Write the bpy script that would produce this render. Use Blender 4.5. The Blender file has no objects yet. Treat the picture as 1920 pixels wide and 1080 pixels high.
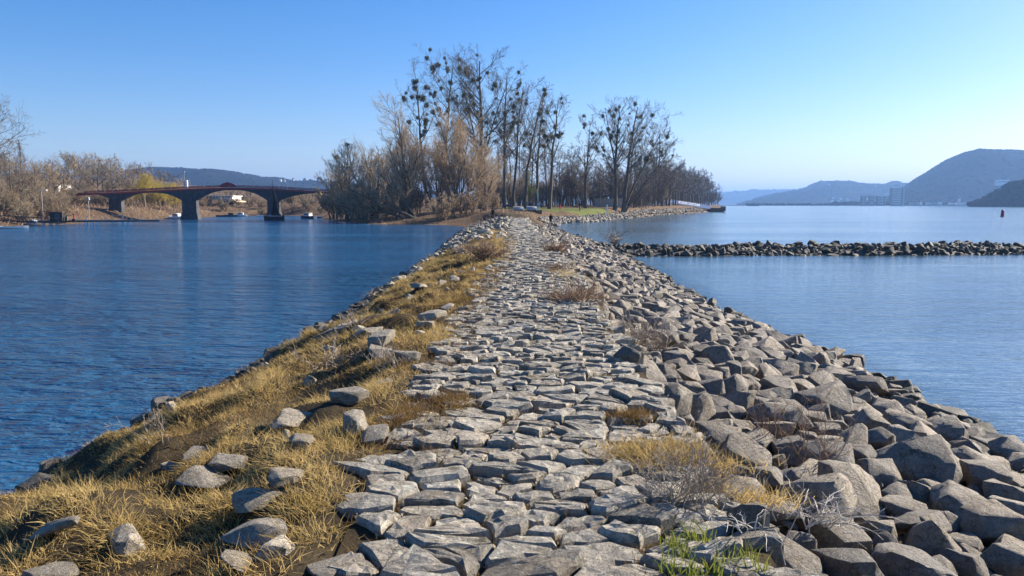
import bpy, bmesh, math, random
import numpy as np
from mathutils import Vector, Matrix, Euler, noise as mnoise

C = bpy.context.scene.collection
SC = bpy.context.scene
rad = math.radians
random.seed(7)
RNG = np.random.default_rng(7)

# ------------------------------------------------------------------ camera, sky, sun
F_PX, HOR = 1450.0, 383.0
CAM_Z = 3.25
PITCH = math.atan((540 - HOR) / F_PX)
cam_d = bpy.data.cameras.new("camera")
cam = bpy.data.objects.new("camera", cam_d)
C.objects.link(cam)
cam.location = (0, 0, CAM_Z)
cam.rotation_euler = (math.pi / 2 - PITCH, 0, 0)
cam_d.sensor_width = 36
cam_d.lens = 36 * F_PX / 1920
cam_d.clip_start = 0.1
cam_d.clip_end = 30000
SC.camera = cam

SUN_AZ, SUN_EL = rad(61), rad(28)      # azimuth from +Y towards +X
w = bpy.data.worlds.new("World")
SC.world = w
w.use_nodes = True
nt = w.node_tree
bg = nt.nodes["Background"]
sky = nt.nodes.new("ShaderNodeTexSky")
sky.sky_type = 'NISHITA'
sky.sun_disc = False
sky.sun_elevation = SUN_EL
sky.sun_rotation = SUN_AZ
sky.altitude = 0
sky.air_density = 1.0
sky.dust_density = 0.55
sky.ozone_density = 3.0
hs = nt.nodes.new('ShaderNodeHueSaturation')          # the photograph's richer blue
hs.inputs['Saturation'].default_value = 1.4
nt.links.new(sky.outputs[0], hs.inputs['Color'])
tn = nt.nodes.new('ShaderNodeMix'); tn.data_type = 'RGBA'; tn.blend_type = 'MULTIPLY'
tn.inputs[0].default_value = 1.0
tn.inputs[7].default_value = (1.0, 0.945, 1.12, 1)
nt.links.new(hs.outputs[0], tn.inputs[6])
nt.links.new(tn.outputs[2], bg.inputs[0])
bg.inputs[1].default_value = 0.065

sun_d = bpy.data.lights.new("sun", 'SUN')
sun_d.energy = 5.0
sun_d.angle = rad(0.5)
sun_d.color = (1.0, 0.90, 0.75)
sun = bpy.data.objects.new("sun", sun_d)
C.objects.link(sun)
sd = Vector((math.sin(SUN_AZ) * math.cos(SUN_EL), math.cos(SUN_AZ) * math.cos(SUN_EL), math.sin(SUN_EL)))
sun.rotation_euler = (-sd).to_track_quat('-Z', 'Y').to_euler()
sun.location = sd * 50

SC.view_settings.view_transform = 'Standard'
SC.view_settings.look = 'None'
SC.view_settings.gamma = 1
SC.view_settings.use_curve_mapping = False
SC.view_settings.exposure = 1.25
SC.render.engine = 'CYCLES'
SC.cycles.use_denoising = True
SC.cycles.max_bounces = 5
SC.cycles.diffuse_bounces = 1
SC.cycles.glossy_bounces = 3
SC.cycles.volume_bounces = 0
SC.cycles.transparent_max_bounces = 8

# ------------------------------------------------------------------ helpers
sp_, cp_ = math.sin(PITCH), math.cos(PITCH)


def W(px, py, D):
    """world point seen at photo pixel (px, py) at distance D along +Y"""
    a, b = (px - 960) / F_PX, (540 - py) / F_PX
    dy, dz = cp_ + b * sp_, -sp_ + b * cp_
    return Vector((a * D / dy, D, CAM_Z + dz * D / dy))


def XD(px, D, py=HOR):
    return W(px, py, D).x


def at_z(px, py, z):
    a, b = (px - 960) / F_PX, (540 - py) / F_PX
    dy, dz = cp_ + b * sp_, -sp_ + b * cp_
    t = (z - CAM_Z) / dz
    return Vector((a * t, dy * t, z))


def march(px, py, H, d0=2.5, d1=400):
    a, b = (px - 960) / F_PX, (540 - py) / F_PX
    dy, dz = cp_ + b * sp_, -sp_ + b * cp_
    d = d0
    while d < d1:
        x, z = a * d / dy, CAM_Z + dz * d / dy
        if z <= H(x, d):
            return Vector((x, d, H(x, d)))
        d += max(0.02, d * 0.004)
    return None


def tag(o, label=None, cat=None, group=None, kind=None):
    if label: o["label"] = label
    if cat: o["category"] = cat
    if group: o["group"] = group
    if kind: o["kind"] = kind
    return o


def mesh_np(name, V, polys, smooth=False):
    me = bpy.data.meshes.new(name)
    V = np.asarray(V, dtype=np.float32).reshape(-1, 3)
    polys = [np.asarray(p, dtype=np.int32) for p in polys if len(p)]
    me.vertices.add(len(V))
    me.vertices.foreach_set("co", V.ravel())
    idx = np.concatenate([p.ravel() for p in polys])
    tot = np.concatenate([np.full(len(p), p.shape[1], np.int32) for p in polys])
    st = np.concatenate([[0], np.cumsum(tot)[:-1]]).astype(np.int32)
    me.loops.add(len(idx))
    me.loops.foreach_set("vertex_index", idx)
    me.polygons.add(len(tot))
    me.polygons.foreach_set("loop_start", st)
    me.update(calc_edges=True)
    me.polygons.foreach_set("use_smooth", np.full(len(tot), smooth, dtype=bool))
    return me


def link(name, me, mat=None, parent=None, loc=None, rot=None, scale=None):
    o = bpy.data.objects.new(name, me)
    C.objects.link(o)
    if mat is not None and me is not None and len(me.materials) == 0:
        me.materials.append(mat)
    if parent is not None: o.parent = parent
    if loc is not None: o.location = loc
    if rot is not None: o.rotation_euler = rot
    if scale is not None: o.scale = scale
    return o


def empty(name, loc=(0, 0, 0), rz=0.0, label=None, cat=None, group=None, kind=None):
    o = bpy.data.objects.new(name, None)
    C.objects.link(o)
    o.location = loc
    o.rotation_euler = (0, 0, rz)
    return tag(o, label, cat, group, kind)


class MB:
    """collects shapes into one mesh"""

    def __init__(s):
        s.V, s.q, s.n = [], [], 0

    def add(s, V, polys):
        V = np.asarray(V, float).reshape(-1, 3)
        for p in polys:
            p = np.asarray(p, int)
            if len(p): s.q.append(p + s.n)
        s.V.append(V)
        s.n += len(V)
        return s

    def box(s, c, d, rz=0.0, taper=1.0, tilt=(0, 0)):
        x, y, z = d[0] / 2, d[1] / 2, d[2] / 2
        v = np.array([[-x, -y, -z], [x, -y, -z], [x, y, -z], [-x, y, -z],
                      [-x * taper, -y * taper, z], [x * taper, -y * taper, z], [x * taper, y * taper, z], [-x * taper, y * taper, z]])
        R = np.array(Euler((tilt[0], tilt[1], rz)).to_matrix())
        v = v @ R.T + np.array(c)
        return s.add(v, [[[0, 3, 2, 1], [4, 5, 6, 7], [0, 1, 5, 4], [1, 2, 6, 5], [2, 3, 7, 6], [3, 0, 4, 7]]])

    def bar(s, a, b, r, k=6, r2=None):
        a, b = np.array(a, float), np.array(b, float)
        V, q = tubes(np.array([[a, b]]), np.array([[r, r if r2 is None else r2]]), k)
        s.add(V, [q])
        base = s.n - 2 * k
        s.q.append(np.array([list(range(base, base + k))[::-1]]))
        s.q.append(np.array([list(range(base + k, base + 2 * k))]))
        return s

    def prism(s, pts, y0, y1):
        """polygon pts in (x,z) extruded in y"""
        n = len(pts)
        v = [[p[0], y0, p[1]] for p in pts] + [[p[0], y1, p[1]] for p in pts]
        side = [[i, (i + 1) % n, (i + 1) % n + n, i + n] for i in range(n)]
        s.add(v, [side])
        b = s.n - 2 * n
        s.q.append(np.array([[b + i for i in range(n)][::-1]]))
        s.q.append(np.array([[b + n + i for i in range(n)]]))
        return s

    def lathe(s, prof, c=(0, 0, 0), k=12):
        v = []
        for r, z in prof:
            for i in range(k):
                a = 2 * math.pi * i / k
                v.append([c[0] + r * math.cos(a), c[1] + r * math.sin(a), c[2] + z])
        q = []
        for j in range(len(prof) - 1):
            for i in range(k):
                q.append([j * k + i, j * k + (i + 1) % k, (j + 1) * k + (i + 1) % k, (j + 1) * k + i])
        return s.add(v, [q])

    def build(s, name, mat, parent=None, loc=None, rz=0.0, smooth=False):
        byk = {}
        for p in s.q: byk.setdefault(p.shape[1], []).append(p)
        me = mesh_np(name, np.concatenate(s.V), [np.concatenate(v) for v in byk.values()], smooth)
        o = link(name, me, mat, parent, loc)
        o.rotation_euler.z = rz
        return o


def norm(v):
    return v / np.maximum(np.linalg.norm(v, axis=-1, keepdims=True), 1e-9)


def tubes(P, R, k, rng=RNG):
    n, m, _ = P.shape
    T = norm(np.gradient(P, axis=1))
    ref = norm(rng.normal(size=(n, 1, 3)))
    A = norm(np.cross(T, np.broadcast_to(ref, T.shape)))
    B = np.cross(T, A)
    if k == 2:
        ang = np.array([0, math.pi])
    else:
        ang = np.arange(k) * 2 * math.pi / k
    off = np.cos(ang)[None, None, :, None] * A[:, :, None, :] + np.sin(ang)[None, None, :, None] * B[:, :, None, :]
    V = P[:, :, None, :] + R[:, :, None, None] * off
    base = (np.arange(n) * m * k)[:, None, None]
    j = (np.arange(m - 1) * k)[None, :, None]
    if k == 2:
        i = np.array([0])[None, None, :]
        i2 = np.array([1])[None, None, :]
    else:
        i = np.arange(k)[None, None, :]
        i2 = (np.arange(k) + 1)[None, None, :] % k
    q = np.stack([base + j + i, base + j + i2, base + j + k + i2, base + j + k + i], -1).reshape(-1, 4)
    return V.reshape(-1, 3), q


def smoothstep(t):
    t = np.clip(t, 0, 1)
    return t * t * (3 - 2 * t)


def vnoise(x, y, seed=0):
    """cheap smooth value noise, vectorised"""
    x = np.asarray(x, float) + seed * 17.13
    y = np.asarray(y, float) + seed * 9.71
    xi, yi = np.floor(x), np.floor(y)
    fx, fy = x - xi, y - yi
    fx, fy = fx * fx * (3 - 2 * fx), fy * fy * (3 - 2 * fy)

    def h(a, b):
        v = np.sin(a * 127.1 + b * 311.7) * 43758.5453
        return v - np.floor(v)
    return ((h(xi, yi) * (1 - fx) + h(xi + 1, yi) * fx) * (1 - fy) + (h(xi, yi + 1) * (1 - fx) + h(xi + 1, yi + 1) * fx) * fy) * 2 - 1


# ------------------------------------------------------------------ materials
def mat(name, rough=0.9, spec=0.2):
    m = bpy.data.materials.new(name)
    m.use_nodes = True
    b = m.node_tree.nodes["Principled BSDF"]
    b.inputs["Roughness"].default_value = rough
    b.inputs["Specular IOR Level"].default_value = spec
    return m, m.node_tree, b


def N(t, typ, **kw):
    n = t.nodes.new(typ)
    for k, v in kw.items():
        if k in n.inputs.keys():
            n.inputs[k].default_value = v
        else:
            setattr(n, k, v)
    return n


def ramp(t, stops, src=None):
    r = t.nodes.new("ShaderNodeValToRGB")
    e = r.color_ramp.elements
    while len(e) < len(stops): e.new(0.5)
    for i, (p, c) in enumerate(stops):
        e[i].position = p
        e[i].color = (*c, 1) if len(c) == 3 else c
    if src is not None: t.links.new(src, r.inputs[0])
    return r


def mixc(t, fac, a, b, mode='MIX'):
    m = t.nodes.new("ShaderNodeMix")
    m.data_type = 'RGBA'
    m.blend_type = mode
    for sock, v in ((0, fac), (6, a), (7, b)):
        if hasattr(v, 'is_linked') or hasattr(v, 'node'):
            t.links.new(v, m.inputs[sock])
        elif sock == 0:
            m.inputs[0].default_value = v
        else:
            m.inputs[sock].default_value = (*v, 1)
    return m.outputs[2]


def flat(name, col, rough=0.8, spec=0.2, var=0.25, scale=6.0, metal=0.0):
    """a simple painted / weathered material with a mottled colour"""
    m, t, b = mat(name, rough, spec)
    tc = N(t, "ShaderNodeTexCoord")
    n = N(t, "ShaderNodeTexNoise", Scale=scale, Detail=6.0, Roughness=0.65)
    t.links.new(tc.outputs["Object"], n.inputs["Vector"])
    lo = tuple(c * (1 - var) for c in col)
    hi = tuple(min(1, c * (1 + var)) for c in col)
    r = ramp(t, [(0.3, lo), (0.7, hi)], n.outputs[0])
    t.links.new(r.outputs[0], b.inputs["Base Color"])
    b.inputs["Metallic"].default_value = metal
    return m


def stone_mat(name, tones, moss=0.0, wet=False, scale=1.0, layered=False, dark_low=False):
    m, t, b = mat(name, 0.74 if not wet else 0.45, 0.45)
    geo = N(t, "ShaderNodeNewGeometry")
    oi = N(t, "ShaderNodeObjectInfo")
    tc = N(t, "ShaderNodeTexCoord")
    add = N(t, "ShaderNodeMath", operation='ADD')
    t.links.new(geo.outputs["Random Per Island"], add.inputs[0])
    t.links.new(oi.outputs["Random"], add.inputs[1])
    fr = N(t, "ShaderNodeMath", operation='FRACT')
    t.links.new(add.outputs[0], fr.inputs[0])
    base = ramp(t, [(i / (len(tones) - 1), c) for i, c in enumerate(tones)], fr.outputs[0])
    # offset the texture per stone
    off = N(t, "ShaderNodeVectorMath", operation='MULTIPLY_ADD')
    comb = N(t, "ShaderNodeCombineXYZ")
    for i in range(3): t.links.new(fr.outputs[0], comb.inputs[i])
    off.inputs[1].default_value = (37, 53, 71)
    t.links.new(comb.outputs[0], off.inputs[0])
    t.links.new(tc.outputs["Object"], off.inputs[2])
    vec = off.outputs[0]
    n1 = N(t, "ShaderNodeTexNoise", Scale=5.0 * scale, Detail=9.0, Roughness=0.68)
    t.links.new(vec, n1.inputs["Vector"])
    n2 = N(t, "ShaderNodeTexNoise", Scale=38.0 * scale, Detail=5.0, Roughness=0.75)
    t.links.new(vec, n2.inputs["Vector"])
    n3 = N(t, "ShaderNodeTexNoise", Scale=2.2 * scale, Detail=3.0, Roughness=0.5)
    t.links.new(vec, n3.inputs["Vector"])
    c1 = ramp(t, [(0.30, (0.55, 0.53, 0.50)), (0.5, (0.95, 0.95, 0.95)), (0.72, (1.30, 1.27, 1.2))], n1.outputs[0])
    col = mixc(t, 1.0, base.outputs[0], c1.outputs[0], 'MULTIPLY')
    c2 = ramp(t, [(0.32, (0.62, 0.62, 0.62)), (0.55, (1.05, 1.05, 1.05)), (0.75, (1.3, 1.3, 1.28))], n2.outputs[0])
    col = mixc(t, 0.8, col, c2.outputs[0], 'MULTIPLY')
    # ochre stain patches
    c3 = ramp(t, [(0.5, (0, 0, 0)), (0.68, (1, 1, 1))], n3.outputs[0])
    sepf = N(t, "ShaderNodeMath", operation='MULTIPLY')
    t.links.new(c3.outputs[0], sepf.inputs[0]); sepf.inputs[1].default_value = 0.45
    col = mixc(t, sepf.outputs[0], col, (0.23, 0.17, 0.10))
    # dark hairline cracks
    vo = N(t, "ShaderNodeTexVoronoi", feature='DISTANCE_TO_EDGE', Scale=4.5 * scale)
    dv = N(t, "ShaderNodeVectorMath", operation='ADD')
    nsc = N(t, "ShaderNodeVectorMath", operation='SCALE'); nsc.inputs[3].default_value = 0.35
    t.links.new(n1.outputs[1], nsc.inputs[0])
    t.links.new(vec, dv.inputs[0]); t.links.new(nsc.outputs[0], dv.inputs[1])
    sq = N(t, "ShaderNodeMapping")
    sq.inputs["Scale"].default_value = (0.7, 1.6, 2.0) if layered else (1, 1, 1)
    t.links.new(dv.outputs[0], sq.inputs["Vector"])
    t.links.new(sq.outputs[0], vo.inputs["Vector"])
    ck = ramp(t, [(0.0, (1, 1, 1)), (0.035, (0, 0, 0))], vo.outputs["Distance"])
    ckm = N(t, "ShaderNodeMath", operation='MULTIPLY')
    cg = ramp(t, [(0.42, (0, 0, 0)), (0.6, (1, 1, 1))], n3.outputs[0])
    t.links.new(ck.outputs[0], ckm.inputs[0]); t.links.new(cg.outputs[0], ckm.inputs[1])
    ckh = N(t, "ShaderNodeMath", operation='MULTIPLY')
    t.links.new(ckm.outputs[0], ckh.inputs[0]); ckh.inputs[1].default_value = 0.7
    col = mixc(t, ckh.outputs[0], col, (0.03, 0.027, 0.022))
    # pale lichen spots
    nl = N(t, "ShaderNodeTexNoise", Scale=16.0, Detail=4.0, Roughness=0.6)
    t.links.new(vec, nl.inputs["Vector"])
    lr_ = ramp(t, [(0.60, (0, 0, 0)), (0.66, (0.55, 0.55, 0.55))], nl.outputs[0])
    if not dark_low: col = mixc(t, lr_.outputs[0], col, tuple(min(0.6, c * 1.5) for c in tones[2]))
    if moss > 0:
        n4 = N(t, "ShaderNodeTexNoise", Scale=7.0, Detail=6.0, Roughness=0.7)
        t.links.new(vec, n4.inputs["Vector"])
        mr = ramp(t, [(0.62 - moss * 0.3, (0, 0, 0)), (0.74 - moss * 0.25, (1, 1, 1))], n4.outputs[0])
        col = mixc(t, mr.outputs[0], col, (0.055, 0.05, 0.02))
    t.links.new(col, b.inputs["Base Color"])
    # relief
    h1 = N(t, "ShaderNodeMath", operation='MULTIPLY'); h1.inputs[1].default_value = 1.0
    t.links.new(n1.outputs[0], h1.inputs[0])
    h2 = N(t, "ShaderNodeMath", operation='MULTIPLY_ADD'); h2.inputs[1].default_value = 0.22
    t.links.new(n2.outputs[0], h2.inputs[0]); t.links.new(h1.outputs[0], h2.inputs[2])
    h3 = N(t, "ShaderNodeMath", operation='MULTIPLY_ADD'); h3.inputs[1].default_value = -0.35
    t.links.new(ckm.outputs[0], h3.inputs[0]); t.links.new(h2.outputs[0], h3.inputs[2])
    bp = N(t, "ShaderNodeBump", Strength=0.9, Distance=0.055)
    t.links.new(h3.outputs[0], bp.inputs["Height"])
    t.links.new(bp.outputs[0], b.inputs["Normal"])
    return m


def ground_mat(name, tones, scale=2.0, bump=0.05, rough=0.95, big=0.2, spec=0.1):
    m, t, b = mat(name, rough, spec)
    tc = N(t, "ShaderNodeTexCoord")
    n1 = N(t, "ShaderNodeTexNoise", Scale=scale, Detail=9.0, Roughness=0.7)
    n2 = N(t, "ShaderNodeTexNoise", Scale=scale * big, Detail=4.0, Roughness=0.6)
    n3 = N(t, "ShaderNodeTexNoise", Scale=scale * 9, Detail=5.0, Roughness=0.8)
    for n in (n1, n2, n3): t.links.new(tc.outputs["Object"], n.inputs["Vector"])
    mx = N(t, "ShaderNodeMath", operation='ADD')
    t.links.new(n1.outputs[0], mx.inputs[0]); t.links.new(n2.outputs[0], mx.inputs[1])
    hf = N(t, "ShaderNodeMath", operation='MULTIPLY'); hf.inputs[1].default_value = 0.5
    t.links.new(mx.outputs[0], hf.inputs[0])
    k = len(tones)
    r = ramp(t, [(0.34 + 0.32 * i / (k - 1), c) for i, c in enumerate(tones)], hf.outputs[0])
    c2 = ramp(t, [(0.3, (0.5, 0.5, 0.5)), (0.7, (1.45, 1.45, 1.45))], n3.outputs[0])
    col = mixc(t, 0.8, r.outputs[0], c2.outputs[0], 'MULTIPLY')
    t.links.new(col, b.inputs["Base Color"])
    bp = N(t, "ShaderNodeBump", Strength=1.0, Distance=bump)
    t.links.new(n3.outputs[0], bp.inputs["Height"])
    t.links.new(bp.outputs[0], b.inputs["Normal"])
    return m


def leaf_mat(name, tones, transl=0.35, nscale=0.35, rough=0.8):
    """thin blades and twigs: tone varies per piece and in soft patches"""
    m = bpy.data.materials.new(name)
    m.use_nodes = True
    t = m.node_tree
    b = t.nodes["Principled BSDF"]
    out = t.nodes["Material Output"]
    b.inputs["Roughness"].default_value = rough
    b.inputs["Specular IOR Level"].default_value = 0.0 if name == 'hill_trees' else 0.15
    geo = N(t, "ShaderNodeNewGeometry")
    tc = N(t, "ShaderNodeTexCoord")
    n = N(t, "ShaderNodeTexNoise", Scale=nscale, Detail=3.0, Roughness=0.6)
    t.links.new(geo.outputs["Position"], n.inputs["Vector"])
    st = N(t, "ShaderNodeMapRange"); st.inputs[1].default_value = 0.3; st.inputs[2].default_value = 0.7
    t.links.new(n.outputs[0], st.inputs[0])
    mx = N(t, "ShaderNodeMath", operation='MULTIPLY_ADD'); mx.inputs[1].default_value = 0.5
    t.links.new(geo.outputs["Random Per Island"], mx.inputs[0])
    h = N(t, "ShaderNodeMath", operation='MULTIPLY'); h.inputs[1].default_value = 0.5
    t.links.new(st.outputs[0], h.inputs[0]); t.links.new(h.outputs[0], mx.inputs[2])
    r = ramp(t, [(i / (len(tones) - 1), c) for i, c in enumerate(tones)], mx.outputs[0])
    t.links.new(r.outputs[0], b.inputs["Base Color"])
    if transl > 0:
        tr = N(t, "ShaderNodeBsdfTranslucent")
        t.links.new(r.outputs[0], tr.inputs[0])
        ms = N(t, "ShaderNodeMixShader"); ms.inputs[0].default_value = transl
        t.links.new(b.outputs[0], ms.inputs[1]); t.links.new(tr.outputs[0], ms.inputs[2])
        t.links.new(ms.outputs[0], out.inputs[0])
    return m


def water_mat():
    m, t, b = mat("water", 0.12, 0.9)
    b.inputs["Base Color"].default_value = (0.012, 0.085, 0.22, 1)
    b.inputs["IOR"].default_value = 1.33
    tc = N(t, "ShaderNodeTexCoord")

    def wave(scale, sx, sy, rot, detail, rough):
        mp = N(t, "ShaderNodeMapping")
        mp.inputs["Scale"].default_value = (sx, sy, 1)
        mp.inputs["Rotation"].default_value = (0, 0, rot)
        t.links.new(tc.outputs["Object"], mp.inputs["Vector"])
        n = N(t, "ShaderNodeTexNoise", Scale=scale, Detail=detail, Roughness=rough, Distortion=0.4)
        t.links.new(mp.outputs[0], n.inputs["Vector"])
        return n.outputs[0]
    a = wave(1.15, 0.55, 1.5, 0.12, 3.0, 0.55)
    c = wave(4.4, 0.55, 1.4, -0.15, 3.0, 0.6)
    d = wave(0.22, 0.5, 1.3, 0.3, 2.0, 0.5)
    gust = wave(0.035, 0.5, 1.6, 0.1, 3.0, 0.6)
    s1 = N(t, "ShaderNodeMath", operation='MULTIPLY_ADD'); s1.inputs[1].default_value = 0.5
    t.links.new(c, s1.inputs[0]); t.links.new(a, s1.inputs[2])
    d2 = wave(0.5, 0.5, 1.5, -0.2, 2.0, 0.5)
    s0 = N(t, "ShaderNodeMath", operation='MULTIPLY_ADD'); s0.inputs[1].default_value = 0.8
    t.links.new(d2, s0.inputs[0]); t.links.new(s1.outputs[0], s0.inputs[2]); s1 = s0
    s2 = N(t, "ShaderNodeMath", operation='MULTIPLY_ADD'); s2.inputs[1].default_value = 1.3
    t.links.new(d, s2.inputs[0]); t.links.new(s1.outputs[0], s2.inputs[2])
    gr = N(t, "ShaderNodeMapRange"); gr.inputs[1].default_value = 0.35; gr.inputs[2].default_value = 0.65
    gr.inputs[3].default_value = 0.4; gr.inputs[4].default_value = 1.1
    t.links.new(gust, gr.inputs[0])
    bp = N(t, "ShaderNodeBump", Distance=0.66)
    # the harbour on the left is choppier than the broad river on the right
    sx = N(t, "ShaderNodeSeparateXYZ")
    t.links.new(tc.outputs["Object"], sx.inputs[0])
    side = N(t, "ShaderNodeMapRange"); side.inputs[1].default_value = -3; side.inputs[2].default_value = 8
    side.inputs[3].default_value = 1.0; side.inputs[4].default_value = 0.13
    t.links.new(sx.outputs[0], side.inputs[0])
    # base colour paler to the right, painting in the river's silvery sky reflection
    wf = N(t, "ShaderNodeMapRange"); wf.inputs[1].default_value = -3; wf.inputs[2].default_value = 8
    t.links.new(sx.outputs[0], wf.inputs[0])
    t.links.new(mixc(t, wf.outputs[0], (0.018, 0.09, 0.19), (0.055, 0.105, 0.15)), b.inputs["Base Color"])
    ml = N(t, "ShaderNodeMath", operation='MULTIPLY')
    t.links.new(gr.outputs[0], ml.inputs[0]); t.links.new(side.outputs[0], ml.inputs[1])
    t.links.new(ml.outputs[0], bp.inputs["Strength"])
    # even tilt of the bump towards the camera, added to make reflections show higher sky
    sk = N(t, "ShaderNodeMath", operation='MULTIPLY_ADD'); sk.inputs[1].default_value = 0.13
    t.links.new(sx.outputs[1], sk.inputs[0]); t.links.new(s2.outputs[0], sk.inputs[2])
    t.links.new(sk.outputs[0], bp.inputs["Height"])
    t.links.new(bp.outputs[0], b.inputs["Normal"])
    return m


M = {}
M['water'] = water_mat()
GREYS = [(0.20, 0.185, 0.16), (0.30, 0.28, 0.24), (0.36, 0.33, 0.28), (0.25, 0.235, 0.21), (0.33, 0.295, 0.235)]
M['paving'] = stone_mat('paving_stone', [(0.21, 0.19, 0.155), (0.35, 0.32, 0.265), (0.44, 0.40, 0.325), (0.27, 0.25, 0.21), (0.40, 0.345, 0.27)], moss=0.15, scale=1.5, layered=True)
M['boulder'] = stone_mat('boulder_stone', [(0.15, 0.135, 0.115), (0.26, 0.225, 0.18), (0.32, 0.275, 0.215), (0.19, 0.175, 0.155), (0.29, 0.24, 0.18)], moss=0.03, scale=0.9)
M['bankrock'] = stone_mat('bank_rock', [(0.29, 0.26, 0.215), (0.42, 0.37, 0.29), (0.37, 0.32, 0.245)], moss=0.12, scale=1.2)
M['wetrock'] = stone_mat('wet_rock', [(0.045, 0.043, 0.038), (0.085, 0.08, 0.068), (0.065, 0.064, 0.058), (0.11, 0.10, 0.085)], moss=0.35, wet=False, scale=0.8)
M['soil'] = ground_mat('soil', [(0.035, 0.027, 0.018), (0.085, 0.064, 0.038), (0.17, 0.13, 0.075)], 4.0, 0.04)
M['bank'] = ground_mat('bank_earth', [(0.07, 0.048, 0.03), (0.12, 0.08, 0.05), (0.17, 0.115, 0.068), (0.12, 0.09, 0.048)], 0.35, 0.25)
M['lawn'] = ground_mat('lawn_grass', [(0.085, 0.10, 0.026), (0.12, 0.135, 0.034), (0.175, 0.16, 0.055)], 0.4, 0.1)
M['grass'] = leaf_mat('dry_grass_blades', [(0.17, 0.125, 0.045), (0.38, 0.265, 0.09), (0.55, 0.40, 0.16), (0.60, 0.44, 0.20), (0.34, 0.19, 0.08)], 0.4, 1.1)
M['brownmoss'] = leaf_mat('brown_moss', [(0.10, 0.06, 0.025), (0.20, 0.12, 0.045), (0.30, 0.21, 0.07)], 0.3, 1.2)
M['green'] = leaf_mat('green_blades', [(0.09, 0.13, 0.02), (0.20, 0.24, 0.04), (0.33, 0.32, 0.08)], 0.4, 3)
M['twig_grey'] = leaf_mat('pale_twigs', [(0.20, 0.16, 0.12), (0.34, 0.28, 0.22), (0.45, 0.39, 0.32)], 0.0, 1)
M['twig_white'] = leaf_mat('bleached_twigs', [(0.40, 0.36, 0.30), (0.58, 0.53, 0.46), (0.68, 0.63, 0.56)], 0.0, 1)
M['twig_red'] = leaf_mat('reddish_twigs', [(0.20, 0.125, 0.075), (0.32, 0.21, 0.135), (0.42, 0.31, 0.22)], 0.2, 1)
M['bark'] = leaf_mat('poplar_bark', [(0.075, 0.062, 0.048), (0.115, 0.095, 0.072), (0.14, 0.118, 0.09)], 0.0, 0.6)
M['twig'] = leaf_mat('poplar_twigs', [(0.13, 0.105, 0.08), (0.20, 0.16, 0.115), (0.26, 0.205, 0.14)], 0.0, 0.15)
M['willow_twig'] = leaf_mat('willow_twigs', [(0.32, 0.24, 0.155), (0.46, 0.35, 0.23), (0.56, 0.44, 0.30)], 0.3, 0.12)
M['dark_willow_twig'] = leaf_mat('dull_willow_twigs', [(0.28, 0.22, 0.15), (0.40, 0.32, 0.21), (0.50, 0.40, 0.27)], 0.3, 0.12)
M['yellow_twig'] = leaf_mat('yellow_willow_twigs', [(0.38, 0.30, 0.04), (0.50, 0.39, 0.06), (0.58, 0.46, 0.10)], 0.4, 0.2)
M['mistletoe'] = leaf_mat('mistletoe_leaves', [(0.07, 0.068, 0.022), (0.11, 0.105, 0.035), (0.16, 0.135, 0.055)], 0.25, 0.5)
M['evergreen'] = leaf_mat('evergreen_leaves', [(0.03, 0.045, 0.015), (0.06, 0.075, 0.025)], 0.1, 0.5)
M['hill'] = ground_mat('hill_wood', [(0.004, 0.005, 0.004), (0.014, 0.014, 0.010), (0.034, 0.030, 0.020)], 0.025, 0.8, spec=0.0)
M['hilltree'] = leaf_mat('hill_trees', [(0.010, 0.011, 0.009), (0.014, 0.014, 0.011), (0.020, 0.018, 0.014)], 0.0, 0.01)
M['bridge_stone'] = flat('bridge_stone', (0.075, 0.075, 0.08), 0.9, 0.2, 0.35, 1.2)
M['bridge_red'] = flat('bridge_red_paint', (0.30, 0.055, 0.06), 0.7, 0.3, 0.3, 1.5)
M['white'] = flat('white_paint', (0.78, 0.77, 0.74), 0.6, 0.3, 0.06)
M['cream'] = flat('cream_render', (0.62, 0.50, 0.34), 0.8, 0.2, 0.08)
M['grey'] = flat('grey_metal', (0.32, 0.33, 0.34), 0.5, 0.4, 0.12)
M['dark'] = flat('dark_paint', (0.025, 0.024, 0.026), 0.6, 0.3, 0.2)
M['black'] = flat('black_cloth', (0.012, 0.012, 0.014), 0.85, 0.2, 0.2)
M['navy'] = flat('navy_paint', (0.03, 0.045, 0.10), 0.5, 0.4, 0.2)
M['blue'] = flat('blue_cloth', (0.10, 0.17, 0.36), 0.8, 0.2, 0.15)
M['red'] = flat('red_cloth', (0.50, 0.05, 0.04), 0.8, 0.2, 0.15)
M['buoyred'] = flat('buoy_red_paint', (0.33, 0.03, 0.05), 0.5, 0.3, 0.2)
M['teal'] = flat('turquoise_cloth', (0.22, 0.50, 0.52), 0.8, 0.2, 0.15)
M['skin'] = flat('skin', (0.48, 0.29, 0.21), 0.6, 0.3, 0.06)
M['hair'] = flat('dark_hair', (0.03, 0.02, 0.014), 0.7, 0.3, 0.2)
M['brick'] = flat('red_brick', (0.30, 0.15, 0.11), 0.9, 0.2, 0.2)
M['roof'] = flat('slate_roof', (0.10, 0.095, 0.10), 0.8, 0.2, 0.2)
M['rust'] = flat('rusty_steel', (0.17, 0.10, 0.065), 0.85, 0.2, 0.35, 2)
M['concrete'] = flat('concrete', (0.42, 0.38, 0.32), 0.9, 0.2, 0.15)
M['wood'] = flat('weathered_wood', (0.20, 0.16, 0.12), 0.9, 0.2, 0.25)
g, t_, b_ = mat('window_glass', 0.15, 0.5)
b_.inputs["Base Color"].default_value = (0.03, 0.035, 0.045, 1)
M['glass'] = g

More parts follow.
